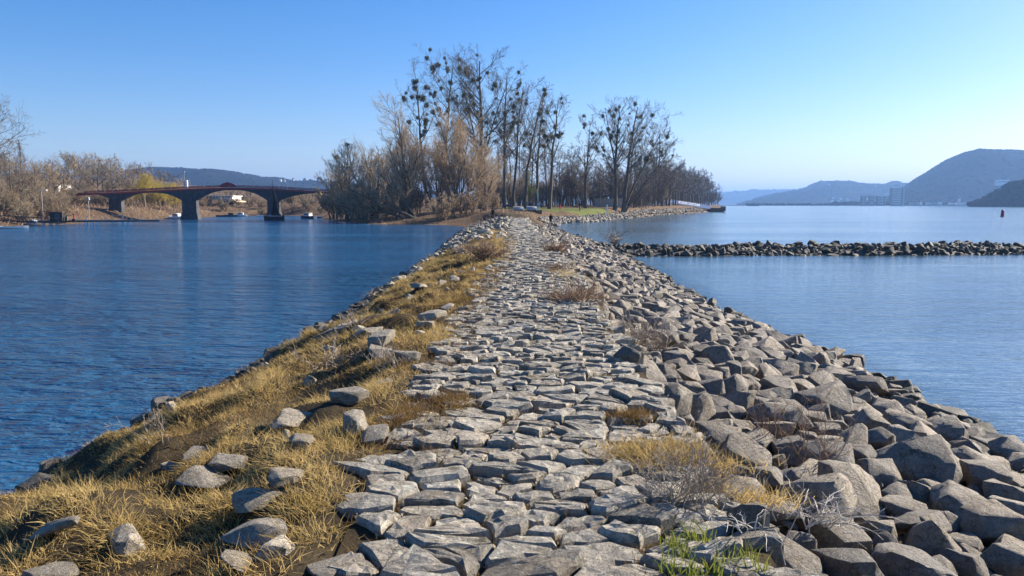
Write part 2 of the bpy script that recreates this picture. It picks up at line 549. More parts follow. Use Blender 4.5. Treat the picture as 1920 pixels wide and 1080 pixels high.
# ------------------------------------------------------------------ terrain
XL = np.array([(-5, -5.9), (2, -5.7), (8, -5.5), (18, -4.75), (34, -4.7), (48, -4.9), (60, -5.2), (75, -5.5), (96, -6.0), (140, -7)])
XR = np.array([(-5, 6.0), (2, 6.0), (9.7, 6.2), (15, 6.6), (19, 6.2), (24, 6.0), (43, 6.6), (60, 7.0), (89, 5.7), (115, 6.4), (140, 9)])
PC = np.array([(-5, .25), (0, .2), (9, .2), (13, .32), (24, .68), (50, .62), (100, 1.0), (140, 1.4)])
PW = np.array([(-5, 1.1), (3, 1.05), (8, 1.15), (24, 1.0), (50, .9), (100, .8)])


def xl(y): return np.interp(y, XL[:, 0], XL[:, 1])
def xr(y): return np.interp(y, XR[:, 0], XR[:, 1])
def pc(y): return np.interp(y, PC[:, 0], PC[:, 1])
def pw(y): return np.interp(y, PW[:, 0], PW[:, 1])


ISL = np.array([(-42.6, 174), (-31.5, 143), (-22, 124), (-15.4, 124), (-11, 121), (-7, 112), (-5.8, 92), (5.8, 92), (6.3, 115), (7.4, 131), (13.6, 141),
                (27, 181), (45.5, 236), (63, 277), (95, 362), (165, 600), (240, 960), (-20, 960), (-60, 330), (-50, 210)], float)
LBK = np.array([(-110, 20), (-72, 60), (-66, 98), (-70, 107), (-73, 130), (-77, 157), (-75, 175), (-76, 188), (-78, 214), (-70, 224), (-53, 217), (-30, 236), (-20, 300),
                (30, 420), (20, 1100), (-900, 1100), (-900, 20)], float)


def sdist(poly, X, Y):
    """signed distance, positive inside"""
    X, Y = np.asarray(X, float), np.asarray(Y, float)
    d = np.full(X.shape, 1e9)
    ins = np.zeros(X.shape, bool)
    n = len(poly)
    for i in range(n):
        x0, y0 = poly[i]
        x1, y1 = poly[(i + 1) % n]
        ex, ey = x1 - x0, y1 - y0
        t = np.clip(((X - x0) * ex + (Y - y0) * ey) / (ex * ex + ey * ey), 0, 1)
        d = np.minimum(d, np.hypot(X - x0 - t * ex, Y - y0 - t * ey))
        c = ((y0 > Y) != (y1 > Y)) & (X < ex * (Y - y0) / (ey if abs(ey) > 1e-9 else 1e-9) + x0)
        ins ^= c
    return np.where(ins, d, -d)


def Hc(x, y):
    """causeway"""
    x, y = np.asarray(x, float), np.asarray(y, float)
    c, h = pc(y), pw(y)
    l, r = c - h, c + h
    a, b = xl(y), xr(y)
    tl = (l - x) / (l - a)
    tr = (x - r) / (b - r)
    zl = 1.57 * (1 - np.clip(tl, 0, 3) ** 1.5)
    bump = 0.20 * vnoise(x * 1.1, y * 1.1, 1) + 0.13 * vnoise(x * 2.7, y * 2.7, 2)
    zl = zl + bump * smoothstep(tl * 5) * smoothstep((1.1 - tl) * 4)
    zr = 1.48 - 0.52 * smoothstep((x - r) / 0.3) - 0.96 * np.clip(tr, 0, 3) ** 0.95
    z = np.where(x < l, zl, np.where(x > r, zr, 1.50))
    return np.maximum(z, -1.5)


def Hi(x, y):
    x, y = np.asarray(x, float), np.asarray(y, float)
    d = sdist(ISL, x, y)
    wd = 20 - 15 * smoothstep((x + 9) / 9)
    z = np.where(d > 0, 2.05 * smoothstep(d / wd * 0.9 + 0.02) + np.clip((y - 150) / 60, 0, 1) * 0.7, d * 0.25)
    z = z + 0.12 * vnoise(x * 0.25, y * 0.25, 5) * smoothstep(d / 6)
    return np.maximum(z, -1.5)


def H(x, y):
    y = np.asarray(y, float)
    k = smoothstep((y - 98) / 22)
    cz = Hc(x, y)
    z = np.maximum(np.where(y < 122, cz - 3 * smoothstep((y - 112) / 12), -2), np.where(y > 92, Hi(x, y), -2))
    return z


def Hl(x, y):
    d = sdist(LBK, x, y)
    z = np.where(d > 0, 2.6 * smoothstep(d / 14) + 3.5 * smoothstep((d - 10) / 60) + 14 * smoothstep((d - 60) / 300), d * 0.2)
    z = z + 0.35 * vnoise(np.asarray(x) * 0.12, np.asarray(y) * 0.12, 6) * smoothstep(d / 8)
    return np.maximum(z, -1.5)


def Hf(x, y): return float(H(np.array([x]), np.array([y]))[0])
def Hlf(x, y): return float(Hl(np.array([x]), np.array([y]))[0])


def sheet(name, xs, ys, fn, material, cut=-0.8, keep=None, lift=0.0, parent=None):
    X, Y = np.meshgrid(xs, ys)
    Z = fn(X, Y) + lift
    V = np.stack([X, Y, Z], -1).reshape(-1, 3)
    nx, ny = len(xs), len(ys)
    i, j = np.meshgrid(np.arange(nx - 1), np.arange(ny - 1))
    a = (j * nx + i).ravel()
    q = np.stack([a, a + 1, a + 1 + nx, a + nx], -1)
    zz = V[:, 2][q].max(1)
    ok = zz > cut
    if keep is not None:
        cx, cy = V[:, 0][q].mean(1), V[:, 1][q].mean(1)
        ok &= keep(cx, cy)
    q = q[ok]
    u, inv = np.unique(q, return_inverse=True)
    me = mesh_np(name, V[u], [inv.reshape(-1, 4)], True)
    return link(name, me, material, parent)


xs_c = np.concatenate([np.linspace(-8.5, 9.5, 130)])
ys_c = np.concatenate([np.arange(-3, 25, 0.16), np.arange(25, 60, 0.4), np.arange(60, 108.1, 0.75)])
embankment = sheet('embankment', xs_c, ys_c, H, M['soil'])
tag(embankment, kind='structure')
xs_i = np.concatenate([np.arange(-80, -8, 1.6), np.arange(-8, 16, 0.6), np.arange(16, 60, 1.2), np.arange(60, 260, 4)])
ys_i = np.concatenate([np.arange(108.25 - 0.25, 200, 0.8), np.arange(200, 400, 3), np.arange(400, 980, 12)])
island = sheet('island_ground', xs_i, ys_i, H, M['bank'])
tag(island, kind='structure')
leftbank = sheet('left_bank', np.concatenate([np.arange(-900, -150, 15), np.arange(-150, 40, 1.5)]), np.concatenate([np.arange(20, 260, 2.0), np.arange(260, 1110, 12)]), Hl, M['bank'])
tag(leftbank, kind='structure')
# the mown lawn, a sheet just above the island
LAWN = np.array([(-4, 174), (-0.5, 156), (2.0, 140), (7.5, 138.8), (13.5, 150), (19, 163), (22, 176), (10, 183)], float)
lawn = sheet('lawn', np.arange(-8, 32, 0.5), np.arange(132, 190, 0.7), H, M['lawn'], keep=lambda x, y: sdist(LAWN, x, y) + 1.2 * vnoise(x * 0.5, y * 0.3, 8) > 0, lift=0.03)
tag(lawn, kind='structure')
# water
wm = mesh_np('water', [(-14000, -300, 0), (14000, -300, 0), (14000, 14000, 0), (-14000, 14000, 0)], [[[0, 1, 2, 3]]])
water = tag(link('water', wm, M['water']), kind='structure')


# hills ---------------------------------------------------------------------
def blob_tris(k=0):
    bm = bmesh.new()
    bmesh.ops.create_icosphere(bm, subdivisions=1, radius=1)
    rr = random.Random(k)
    for v in bm.verts:
        v.co *= 0.8 + 0.45 * rr.random()
    V = np.array([v.co[:] for v in bm.verts]); F = np.array([[v.index for v in f.verts] for f in bm.faces])
    bm.free()
    return V, F


BLOBS = [blob_tris(i) for i in range(6)]


def blobs(name, pts, sizes, material, flatten=0.9, cone=0.0):
    mb = MB()
    for (p, s) in zip(pts, sizes):
        V, F = random.choice(BLOBS)
        a = random.random() * 6.28
        c, sn = math.cos(a), math.sin(a)
        V2 = np.stack([V[:, 0] * c - V[:, 1] * sn, V[:, 0] * sn + V[:, 1] * c, V[:, 2] * flatten], -1) * s
        mb.add(V2 + np.array(p), [F])
    o = mb.build(name, material, smooth=True)
    return tag(o, kind='stuff')


def hill(name, D0, D1, prof, nb, tree_s, seed, rough=1.0, zbase=1.0, label=None):
    prof = np.array(prof, float)
    pxs = np.linspace(prof[0, 0], prof[-1, 0], 150)
    pys = np.interp(pxs, prof[:, 0], prof[:, 1])
    zr = np.array([W(960, p, D1).z for p in pys])
    vs = np.linspace(0, 1.3, 40)
    V = []
    for v in vs:
        D = D0 + (D1 - D0) * v
        sh = math.sin(min(v, 1) * math.pi / 2) ** 1.15 if v <= 1 else 1 - (v - 1) * 1.6
        z = zbase + (zr - zbase) * sh
        amp = rough * D1 * 0.012 * min(1, v * 2.5) * (1 if v < 0.93 else 0.15)
        x = (pxs - 960) / F_PX * D
        z = z + amp * vnoise(x / 130.0, np.full_like(x, D / 150.0), seed) * 0.8 + amp * 0.4 * vnoise(x / 45.0, np.full_like(x, D / 50.0), seed + 1)
        V.append(np.stack([x, np.full_like(x, D), np.minimum(z, 1e9)], -1))
    V = np.array(V)
    nx, nv = len(pxs), len(vs)
    i, j = np.meshgrid(np.arange(nx - 1), np.arange(nv - 1))
    a = (j * nx + i).ravel()
    me = mesh_np(name, V.reshape(-1, 3), [np.stack([a, a + 1, a + 1 + nx, a + nx], -1)], True)
    o = tag(link(name, me, M['hill']), kind='structure')
    rng = np.random.default_rng(seed)

    def pt(u, v):
        fi, fj = u * (nx - 1), v * (nv - 1)
        i0, j0 = min(int(fi), nx - 2), min(int(fj), nv - 2)
        fx, fy = fi - i0, fj - j0
        return V[j0, i0] * (1 - fx) * (1 - fy) + V[j0, i0 + 1] * fx * (1 - fy) + V[j0 + 1, i0] * (1 - fx) * fy + V[j0 + 1, i0 + 1] * fx * fy
    pts, sz = [], []
    for _ in range(nb // 7):
        u, v = rng.random(), rng.random() ** 0.8 * 0.80
        s = tree_s * (0.55 + 0.8 * rng.random())
        p = pt(u, v) + np.array([0, 0, -s * 0.30])
        pts.append(p); sz.append(s)
    for q in range(nb // 6):         # the trees along the ridge
        u = rng.random()
        s = tree_s * (0.4 + 0.5 * rng.random())
        pts.append(pt(u, 0.765 + 0.01 * rng.random()) + np.array([0, 0, s * 0.2])); sz.append(s)
    blobs('hill_forest', pts, sz, M['hilltree'])
    return pt


hill_big = hill('hill', 1900, 2500, [(1640, 380), (1672, 364), (1690, 352), (1712, 336), (1740, 318), (1765, 302), (1790, 291), (1825, 281), (1860, 283), (1900, 284), (1935, 286), (1990, 300), (2060, 340), (2200, 380)], 6500, 6.5, 11, rough=0.45)
hill_mid = hill('hill', 3000, 3900, [(1380, 385), (1420, 374), (1455, 364), (1500, 356), (1530, 347), (1560, 341), (1590, 341), (1620, 346), (1650, 347), (1700, 345), (1800, 350), (1900, 360), (2000, 384)], 4200, 8.5, 12, rough=0.5)
hill_far = hill('hill', 5600, 6600, [(1180, 384), (1260, 372), (1320, 364), (1380, 360), (1440, 357), (1500, 355), (1560, 356), (1700, 365), (1800, 380)], 1500, 14, 13, rough=0.35)
hill_left = hill('hill', 1500, 2300, [(-500, 370), (-150, 330), (60, 330), (180, 326), (280, 320), (330, 318), (400, 319), (450, 324), (500, 334), (560, 342), (620, 347), (700, 353), (800, 360), (950, 368), (1100, 380)], 9000, 5.5, 14, rough=0.4)
# the low wooded far shore
fs = []
for q in range(900):
    px = random.uniform(1400, 2150)
    D = random.uniform(1820, 1900)
    s = random.uniform(3, 8) * (1 if px > 1560 else 0.6)
    fs.append((Vector((XD(px, D), D, s * 0.55)), s))
blobs('shore_trees', [p for p, s in fs], [s for p, s in fs], M['hilltree'])
sm = MB().prism([(XD(1330, 1815), -1.0), (XD(1330, 1815), 1.2), (XD(2200, 1815), 2.2), (XD(2200, 1815), -1.0)], 1815, 1990)
tag(sm.build('far_shore', M['bank']), kind='structure')
nr = []
for q in range(1500):                  # nearer wooded slope at the right edge
    u = random.random()
    px = 1840 + 240 * u
    hmax = np.interp(px, [1840, 1870, 1890, 1920, 2080], [2, 9, 18, 30, 45])
    D = random.uniform(998, 1032)
    s = random.uniform(2.0, 4.5)
    nr.append((Vector((XD(px, 1000), D, (1 - random.random() ** 2.2 if D < 1003 else 1) * hmax)), s))
blobs('right_shore_wood', [p for p, s in nr], [s for p, s in nr], M['hilltree'])
rp = [(XD(1835, 1000), -1), (XD(1845, 1000), 1.2), (XD(1870, 1000), 8), (XD(1890, 1000), 17), (XD(1920, 1000), 29), (XD(2100, 1000), 44), (XD(2100, 1000), -1)]
tag(MB().prism(rp, 1000, 1030).build('wooded_slope', M['hill']), kind='structure')


# ------------------------------------------------------------------ stones
def clip_poly(poly, nx, ny, c):
    """keep nx*x+ny*y<=c"""
    out = []
    n = len(poly)
    for i in range(n):
        p, q = poly[i], poly[(i + 1) % n]
        dp, dq = nx * p[0] + ny * p[1] - c, nx * q[0] + ny * q[1] - c
        if dp <= 0: out.append(p)
        if (dp < 0 < dq) or (dq < 0 < dp):
            t = dp / (dp - dq)
            out.append((p[0] + (q[0] - p[0]) * t, p[1] + (q[1] - p[1]) * t))
    return out


def paving_cells(y0, y1, sx, sy, seed, drop=0.16):
    """irregular flat stones: the cells round jittered sites, stretched across the path"""
    rr = random.Random(seed)
    K = sx / sy
    sites = {}
    ny = int((y1 - y0) / sy)
    for j in range(-1, ny + 1):
        yy = y0 + (j + 0.5) * sy
        n = int((2 * pw(yy) + 0.5) / sx) + 1
        for i in range(-1, n + 1):
            if rr.random() < drop: continue
            x = (i + 0.5 * (j % 2) + rr.uniform(-0.47, 0.47) - n / 2) * sx
            y = yy + rr.uniform(-0.46, 0.46) * sy + 0.10 * float(vnoise(x * 1.3, yy * 0.9, 71))
            sites.setdefault((i, j), []).append((x, y))
    cells = []
    for (i, j), lst in sites.items():
        for s in lst:
            x0, yq = s[0], s[1] * K
            poly = [(x0 - sx * 1.3, yq - sx * 1.3), (x0 + sx * 1.3, yq - sx * 1.3), (x0 + sx * 1.3, yq + sx * 1.3), (x0 - sx * 1.3, yq + sx * 1.3)]
            for dj in (-3, -2, -1, 0, 1, 2, 3):
                for di in (-3, -2, -1, 0, 1, 2, 3):
                    for o in sites.get((i + di, j + dj), ()):
                        if o is s: continue
                        ox, oy = o[0], o[1] * K
                        nx, nyv = ox - x0, oy - yq
                        c = (ox * ox + oy * oy - x0 * x0 - yq * yq) / 2
                        poly = clip_poly(poly, nx, nyv, c)
                        if len(poly) < 3: break
            if len(poly) < 3: continue
            poly = [(p[0], p[1] / K) for p in poly]
            if abs(s[0]) > pw(s[1]) - 0.06 + 0.16 * rr.random(): continue
            cells.append((s, poly))
    return cells


def paving_stone_geo(s, poly, rr, gap, detail=True):
    """verts relative to the stone's centre, with rough broken rim"""
    cx, cy = np.mean([p[0] for p in poly]), np.mean([p[1] for p in poly])
    pts = []
    n = len(poly)
    for i in range(n):
        p, q = poly[i], poly[(i + 1) % n]
        L = math.hypot(q[0] - p[0], q[1] - p[1])
        if L < 0.035: continue
        pts.append(p)
        if detail and L > 0.12:
            k = 1 if L < 0.22 else 2
            for u in range(1, k + 1):
                f = u / (k + 1) + rr.uniform(-0.1, 0.1)
                jit = rr.uniform(-0.014, 0.012)
                dx, dy = (q[1] - p[1]) / L, -(q[0] - p[0]) / L
                pts.append((p[0] + (q[0] - p[0]) * f + dx * jit, p[1] + (q[1] - p[1]) * f + dy * jit))
    if len(pts) < 3: return None
    pts = np.array(pts) - np.array([cx, cy])
    r = np.linalg.norm(pts, axis=1, keepdims=True)
    pts = pts * np.clip((r - gap * np.array([[rr.uniform(0.5, 1.7)] for _ in pts])) / r, 0.35, 1)
    k = len(pts)
    h = rr.uniform(-0.03, 0.026)
    tx, ty = rr.gauss(0, 0.07), rr.gauss(0.0, 0.075)
    topz = lambda P: h + P[:, 0] * tx + P[:, 1] * ty
    bev = rr.uniform(0.008, 0.022)
    low = np.c_[pts * 0.98, np.full(k, -0.2)]
    rim = np.c_[pts, topz(pts) - bev - np.array([rr.uniform(0, 0.022) for _ in range(k)])]
    p2 = pts * np.clip((r - bev * 1.3) / r, 0.4, 1)
    r2 = np.c_[p2, topz(p2) + np.array([rr.uniform(-0.010, 0.005) for _ in range(k)])]
    V = [low, rim, r2]
    q = [[i, (i + 1) % k, (i + 1) % k + k, i + k] for i in range(k)] + [[i + k, (i + 1) % k + k, (i + 1) % k + 2 * k, i + 2 * k] for i in range(k)]
    tri = []
    if detail:
        p3 = pts * 0.5
        V.append(np.c_[p3, topz(p3) + np.array([rr.uniform(-0.010, 0.010) for _ in range(k)])])
        q += [[i + 2 * k, (i + 1) % k + 2 * k, (i + 1) % k + 3 * k, i + 3 * k] for i in range(k)]
        V.append(np.array([[0, 0, h + rr.uniform(-0.004, 0.007)]]))
        tri = [[i + 3 * k, (i + 1) % k + 3 * k, 4 * k] for i in range(k)]
    else:
        V.append(np.array([[0, 0, h + rr.uniform(-0.01, 0.015)]]))
        tri = [[i + 2 * k, (i + 1) % k + 2 * k, 3 * k] for i in range(k)]
    return np.concatenate(V), q, tri, (cx, cy)


PATH_Z = 1.60
path_bed = sheet('path', np.linspace(-1.0, 1.0, 17), np.arange(-3, 108, 0.5), lambda X, Y: 1.545 + 0.02 * vnoise(X * 3, Y * 3, 81), M['soil'])
for v in path_bed.data.vertices:          # follow the curve of the causeway
    v.co.x = pc(v.co.y) + v.co.x * pw(v.co.y)
tag(path_bed, kind='structure')
rr = random.Random(3)
cells = paving_cells(1.6, 46, 0.225, 0.15, 5, 0.22) + [((s[0], s[1]), p) for s, p in paving_cells(46, 112, 0.42, 0.34, 6, 0.1)]
cells.sort(key=lambda c: c[0][1])
near, far = [], MB()
for s, poly in cells:
    vis = s[1] > 2.9
    det = s[1] < 20
    g = paving_stone_geo(s, poly, rr, 0.012 if s[1] < 46 else 0.03, det)
    if g is None: continue
    V, q, tri, (cx, cy) = g
    wx = pc(cy) + cx
    if len(near) < 300 and vis:
        me = mesh_np('paving_stone', V, [q, tri], False)
        o = link('paving_stone', me, M['paving'], path_bed, (wx, cy, PATH_Z))
        near.append(o)
    else:
        far.add(V + np.array([wx, cy, PATH_Z]), [q, tri])
o = far.build('paving_stones', M['paving'], path_bed)
tag(o, kind='stuff')


# grit and small chips lying in the joints
chips = MB()
for s, poly in cells:
    if s[1] > 20 or s[1] < 2.5: continue
    for v in poly:
        if rr.random() < 0.75:
            a = np.array([rr.gauss(0, 1) for _ in range(12)]).reshape(4, 3)
            a = a / np.linalg.norm(a, axis=1, keepdims=True) * rr.uniform(0.008, 0.024)
            chips.add(a + np.array([pc(s[1]) + v[0] + rr.gauss(0, .015), v[1] + rr.gauss(0, .015), 1.565]), [[[0, 1, 2], [0, 2, 3], [0, 3, 1], [1, 3, 2]]])
tag(chips.build('grit', M['paving'], path_bed), kind='stuff')


def rock_mesh(seed, hi=True, flatz=0.7):
    rg = random.Random(seed)
    bm = bmesh.new()
    n = rg.randint(13, 20)
    sxyz = (1.0, rg.uniform(0.62, 0.9), rg.uniform(0.48, 0.72) * flatz / 0.7)
    for i in range(n):
        # points pushed towards a box's faces give the quarried, blocky look
        v = Vector([rg.uniform(-1, 1) for _ in range(3)])
        m_ = max(abs(c) for c in v)
        v = v / m_ * rg.uniform(0.88, 1.0)
        L = v.length
        if L > 1.28: v *= 1.28 / L
        bm.verts.new((v.x * sxyz[0], v.y * sxyz[1], v.z * sxyz[2]))
    r = bmesh.ops.convex_hull(bm, input=bm.verts)
    bmesh.ops.delete(bm, geom=list({e for e in r['geom_interior'] + r['geom_unused'] if isinstance(e, bmesh.types.BMVert)}), context='VERTS')
    bmesh.ops.dissolve_limit(bm, angle_limit=rad(16), verts=bm.verts, edges=bm.edges)
    if hi:
        bmesh.ops.bevel(bm, geom=list(bm.edges), offset=0.045 + 0.045 * rg.random(), segments=2, profile=0.6, affect='EDGES')
        bmesh.ops.triangulate(bm, faces=bm.faces)
        long_e = [e for e in bm.edges if e.calc_length() > 0.45]
        bmesh.ops.subdivide_edges(bm, edges=long_e, cuts=2, use_grid_fill=True)
        bmesh.ops.triangulate(bm, faces=bm.faces)
        off = Vector((seed * 3.1, seed * 1.7, 0))
        for v in bm.verts:
            p = v.co
            d = 0.06 * mnoise.noise(p * 1.6 + off) + 0.032 * mnoise.noise(p * 4.5 + off)
            v.co = p + p.normalized() * d
    elif hi is None:
        bmesh.ops.triangulate(bm, faces=bm.faces)
    else:
        bmesh.ops.bevel(bm, geom=list(bm.edges), offset=0.05, segments=1, profile=0.5, affect='EDGES')
        bmesh.ops.triangulate(bm, faces=bm.faces)
    me = bpy.data.meshes.new('boulder')
    bm.to_mesh(me)
    bm.free()
    if hi:
        me.polygons.foreach_set('use_smooth', np.ones(len(me.polygons), bool))
        me.set_sharp_from_angle(angle=rad(28))
    return me


def mesh_arrays(me):
    V = np.empty(len(me.vertices) * 3, np.float32); me.vertices.foreach_get('co', V)
    me.calc_loop_triangles()
    F = np.empty(len(me.loop_triangles) * 3, np.int32); me.loop_triangles.foreach_get('vertices', F)
    return V.reshape(-1, 3), F.reshape(-1, 3)


VLO = [mesh_arrays(rock_mesh(150 + i, None)) for i in range(16)]
HI = [rock_mesh(i) for i in range(28)]
LO = [mesh_arrays(rock_mesh(100 + i, False)) for i in range(16)]
for me in HI: me.materials.append(M['boulder'])
HIB = []
for me in HI:
    m2 = me.copy(); m2.materials.clear(); m2.materials.append(M['bankrock']); HIB.append(m2)
HIW = []
for me in HI:
    m2 = me.copy(); m2.materials.clear(); m2.materials.append(M['wetrock']); HIW.append(m2)


def place_rocks(spots, parent, n_single, hi_meshes, mat_lo, single_name, stuff_name):
    """spots: (x,y,z,r,rot) ; the first n_single stand alone, the rest are joined"""
    mb = MB()
    for k, (x, y, z, r, rot) in enumerate(spots):
        if k < n_single:
            me = hi_meshes[k * 7 % len(hi_meshes)] if k % 2 else random.choice(hi_meshes)
            o = link(single_name, me, None, parent, (x, y, z), rot, (r, r, r))
        else:
            V, F = random.choice(VLO if r / max(y, 1) < 0.009 else LO)
            R = np.array(Euler(rot).to_matrix())
            mb.add((V * r) @ R.T + np.array([x, y, z]), [F])
    if mb.n:
        tag(mb.build(stuff_name, mat_lo, parent), kind='stuff')


# riprap on the right of the path: larger blocks picked from the photograph, then filled
rk = random.Random(21)
spots = []


def rot_rand(tilt=0.28):
    return (rk.gauss(0, tilt), rk.gauss(0.18, tilt), rk.uniform(0, 6.28))


HERO = [(1300, 757, 92), (1350, 812, 92), (1463, 778, 112), (1442, 892, 92), (1398, 908, 42), (1600, 908, 150), (1722, 858, 150), (1583, 1050, 145), (1712, 1065, 150),
        (1575, 992, 110), (1742, 1003, 115), (1872, 975, 150), (1785, 938, 130), (1692, 978, 78), (1664, 1016, 70), (1842, 888, 95), (1553, 850, 110), (1400, 852, 110),
        (1540, 745, 105), (1632, 788, 90), (1370, 692, 56), (1330, 725, 60), (1250, 715, 60), (1440, 700, 60), (1500, 690, 60), (1262, 660, 50), (1190, 600, 45), (1180, 660, 50),
        (1620, 720, 80), (1700, 790, 90), (1770, 800, 80), (1480, 840, 80), (1895, 1045, 110), (1810, 1050, 90), (1880, 920, 90), (1500, 1010, 80), (1460, 960, 90), (1400, 960, 80)]
for px, py, wpx in HERO:
    p = march(px, py + wpx * 0.18, lambda x, y: float(Hc(x, y)) + 0.12)
    if p is None: continue
    r = wpx * p.y / F_PX / 2 * 1.08
    spots.append([p.x, p.y, p.z - 0.02 + r * 0.22, r, rot_rand(0.22)])


def fill(y0, y1, tries, rmin, rmax, xa, xb, spots, squeeze=0.80):
    cell = {}
    for s in spots:
        cell.setdefault((int(s[0] // 0.8), int(s[1] // 0.8)), []).append(s)
    for _ in range(tries):
        y = rk.uniform(y0, y1)
        x = rk.uniform(xa(y), xb(y))
        r = rmin + (rmax - rmin) * rk.random() ** 1.7
        ok = True
        ci, cj = int(x // 0.8), int(y // 0.8)
        for di in (-1, 0, 1):
            for dj in (-1, 0, 1):
                for s in cell.get((ci + di, cj + dj), ()):
                    if (s[0] - x) ** 2 + (s[1] - y) ** 2 < ((s[3] + r) * squeeze) ** 2:
                        ok = False
                        break
                if not ok: break
            if not ok: break
        if ok:
            s = [x, y, float(Hc(x, y)) + r * 0.30, r, rot_rand()]
            spots.append(s)
            cell.setdefault((ci, cj), []).append(s)


xa = lambda y: pc(y) + pw(y) + 0.14
xb = lambda y: xr(y) + 0.15
fill(2.2, 20, 9000, 0.20, 0.37, xa, xb, spots, 0.68)
fill(2.2, 20, 12000, 0.11, 0.2, xa, xb, spots, 0.76)
fill(2.2, 17, 14000, 0.05, 0.10, xa, xb, spots, 0.72)
fill(20, 46, 7500, 0.19, 0.33, xa, xb, spots, 0.7)
fill(20, 46, 9000, 0.12, 0.19, xa, xb, spots, 0.8)
fill(46, 70, 4000, 0.17, 0.32, xa, xb, spots, 0.85)
fill(70, 112, 6000, 0.14, 0.30, lambda y: xa(y) + 0.3, lambda y: xb(y) - 0.8, spots, 0.95)
inview = [s for s in spots if s[1] > 3.2 and abs(s[0] / s[1]) < 0.74]
inview.sort(key=lambda s: -s[3] / s[1])
rest = [s for s in spots if not (s[1] > 3.2 and abs(s[0] / s[1]) < 0.74)]
place_rocks(inview + rest, embankment, 300, HI, M['boulder'], 'boulder', 'boulders')

# wet stones along the waterline, both sides
wet = []
for q in range(520):
    y = 3 + 95 * rk.random() ** 1.6
    r = rk.uniform(0.12, 0.32)
    wet.append((xr(y) + rk.uniform(-0.05, 0.45), y, rk.uniform(-0.10, 0.06), r, rot_rand()))
for q in range(380):
    y = 14 + 85 * rk.random()
    r = rk.uniform(0.08, 0.24)
    wet.append((xl(y) + rk.uniform(-0.2, 0.5), y, rk.uniform(-0.06, 0.10), r, rot_rand()))
for q in range(280):
    y = 3.5 + 24 * rk.random()
    x = xl(y) + rk.uniform(-0.15, 0.75)
    wet.append((x, y, float(Hc(x, y)) + 0.02, rk.uniform(0.08, 0.27), rot_rand()))
place_rocks(wet, embankment, 0, HIW, M['wetrock'], 'wet_stone', 'wet_stones')
# rubble along the left margin farther out
lr = []
for q in range(900):
    y = 24 + 80 * rk.random() ** 0.9
    t = rk.random()
    if y < 38: t = 0.80 + 0.24 * t
    x = (pc(y) - pw(y) - 0.2) * (1 - t) + xl(y) * t
    lr.append((x, y, float(Hc(x, y)) + 0.06, rk.uniform(0.10, 0.27), rot_rand()))
for q in range(70):
    y = 2.5 + 22 * rk.random()
    t = rk.random()
    x = (pc(y) - pw(y) - 0.05) * (1 - t) + xl(y) * t
    lr.append((x, y, float(Hc(x, y)) - 0.01, rk.uniform(0.06, 0.17), rot_rand(0.5)))
place_rocks(lr, embankment, 0, HIB, M['bankrock'], 'rubble_stone', 'rubble_stones')

# the groyne running out to the right
GY0, GY1 = 48.0, 55.5


def Hg(x, y):
    x, y = np.asarray(x, float), np.asarray(y, float)
    yf = 47.6 + np.clip((x - 8) / 40, 0, 1.5) * 2.6
    t = smoothstep((y - yf) / 1.7) * smoothstep((GY1 + 2 - y) / 1.5)
    return -0.4 + 0.58 * t + 0.2 * vnoise(x * 0.35, y * 0.5, 31)


groyne = sheet('groyne', np.arange(5.0, 75, 0.5), np.arange(47, 58.2, 0.3), Hg, M['wetrock'], cut=-0.6)
tag(groyne, kind='structure')
gs = []
gc = {}


def gput(x, y, r, sq):
    ci, cj = int(x), int(y)
    for di in (-1, 0, 1):
        for dj in (-1, 0, 1):
            for s in gc.get((ci + di, cj + dj), ()):
                if (s[0] - x) ** 2 + (s[1] - y) ** 2 < ((s[3] + r) * sq) ** 2: return
    s = (x, y, float(Hg(x, y)) + 0.10, r, rot_rand(0.5))
    gs.append(s); gc.setdefault((ci, cj), []).append(s)


for q in range(2600):
    x = rk.uniform(5.5, 60)
    y = 47.4 + np.clip((x - 8) / 40, 0, 1.5) * 2.6 + rk.random() ** 1.5 * 2.4
    gput(x, y, 0.14 + 0.30 * rk.random() ** 2.6, 0.74)
for q in range(700):
    gput(rk.uniform(6, 60), rk.uniform(51.5, 56.5), rk.uniform(0.18, 0.42), 0.95)
for q in range(2500):
    gput(rk.uniform(6, 60), rk.uniform(48.2, 56.5), rk.uniform(0.12, 0.2), 0.9)
gs.sort(key=lambda s: (abs(s[0] / s[1]) > 0.69, -s[3] / s[1]))
place_rocks(gs, groyne, 300, HIW, M['wetrock'], 'groyne_stone', 'groyne_stones')

# riprap along the island's right shore
ir = []
for q in range(2600):
    i = rk.choice(range(8, 14))
    a, b = ISL[i], ISL[i + 1]
    t = rk.random()
    nrm = Vector((-(b - a)[1], (b - a)[0])).normalized()
    o = rk.uniform(-0.6, 2.4)
    x, y = a[0] + (b - a)[0] * t + nrm.x * o, a[1] + (b - a)[1] * t + nrm.y * o
    ir.append((x, y, max(0.0, Hf(x, y)) + 0.1, rk.uniform(0.18, 0.5), rot_rand(0.5)))
place_rocks(ir, island, 0, HI, M['boulder'], 'shore_stone', 'shore_stones')

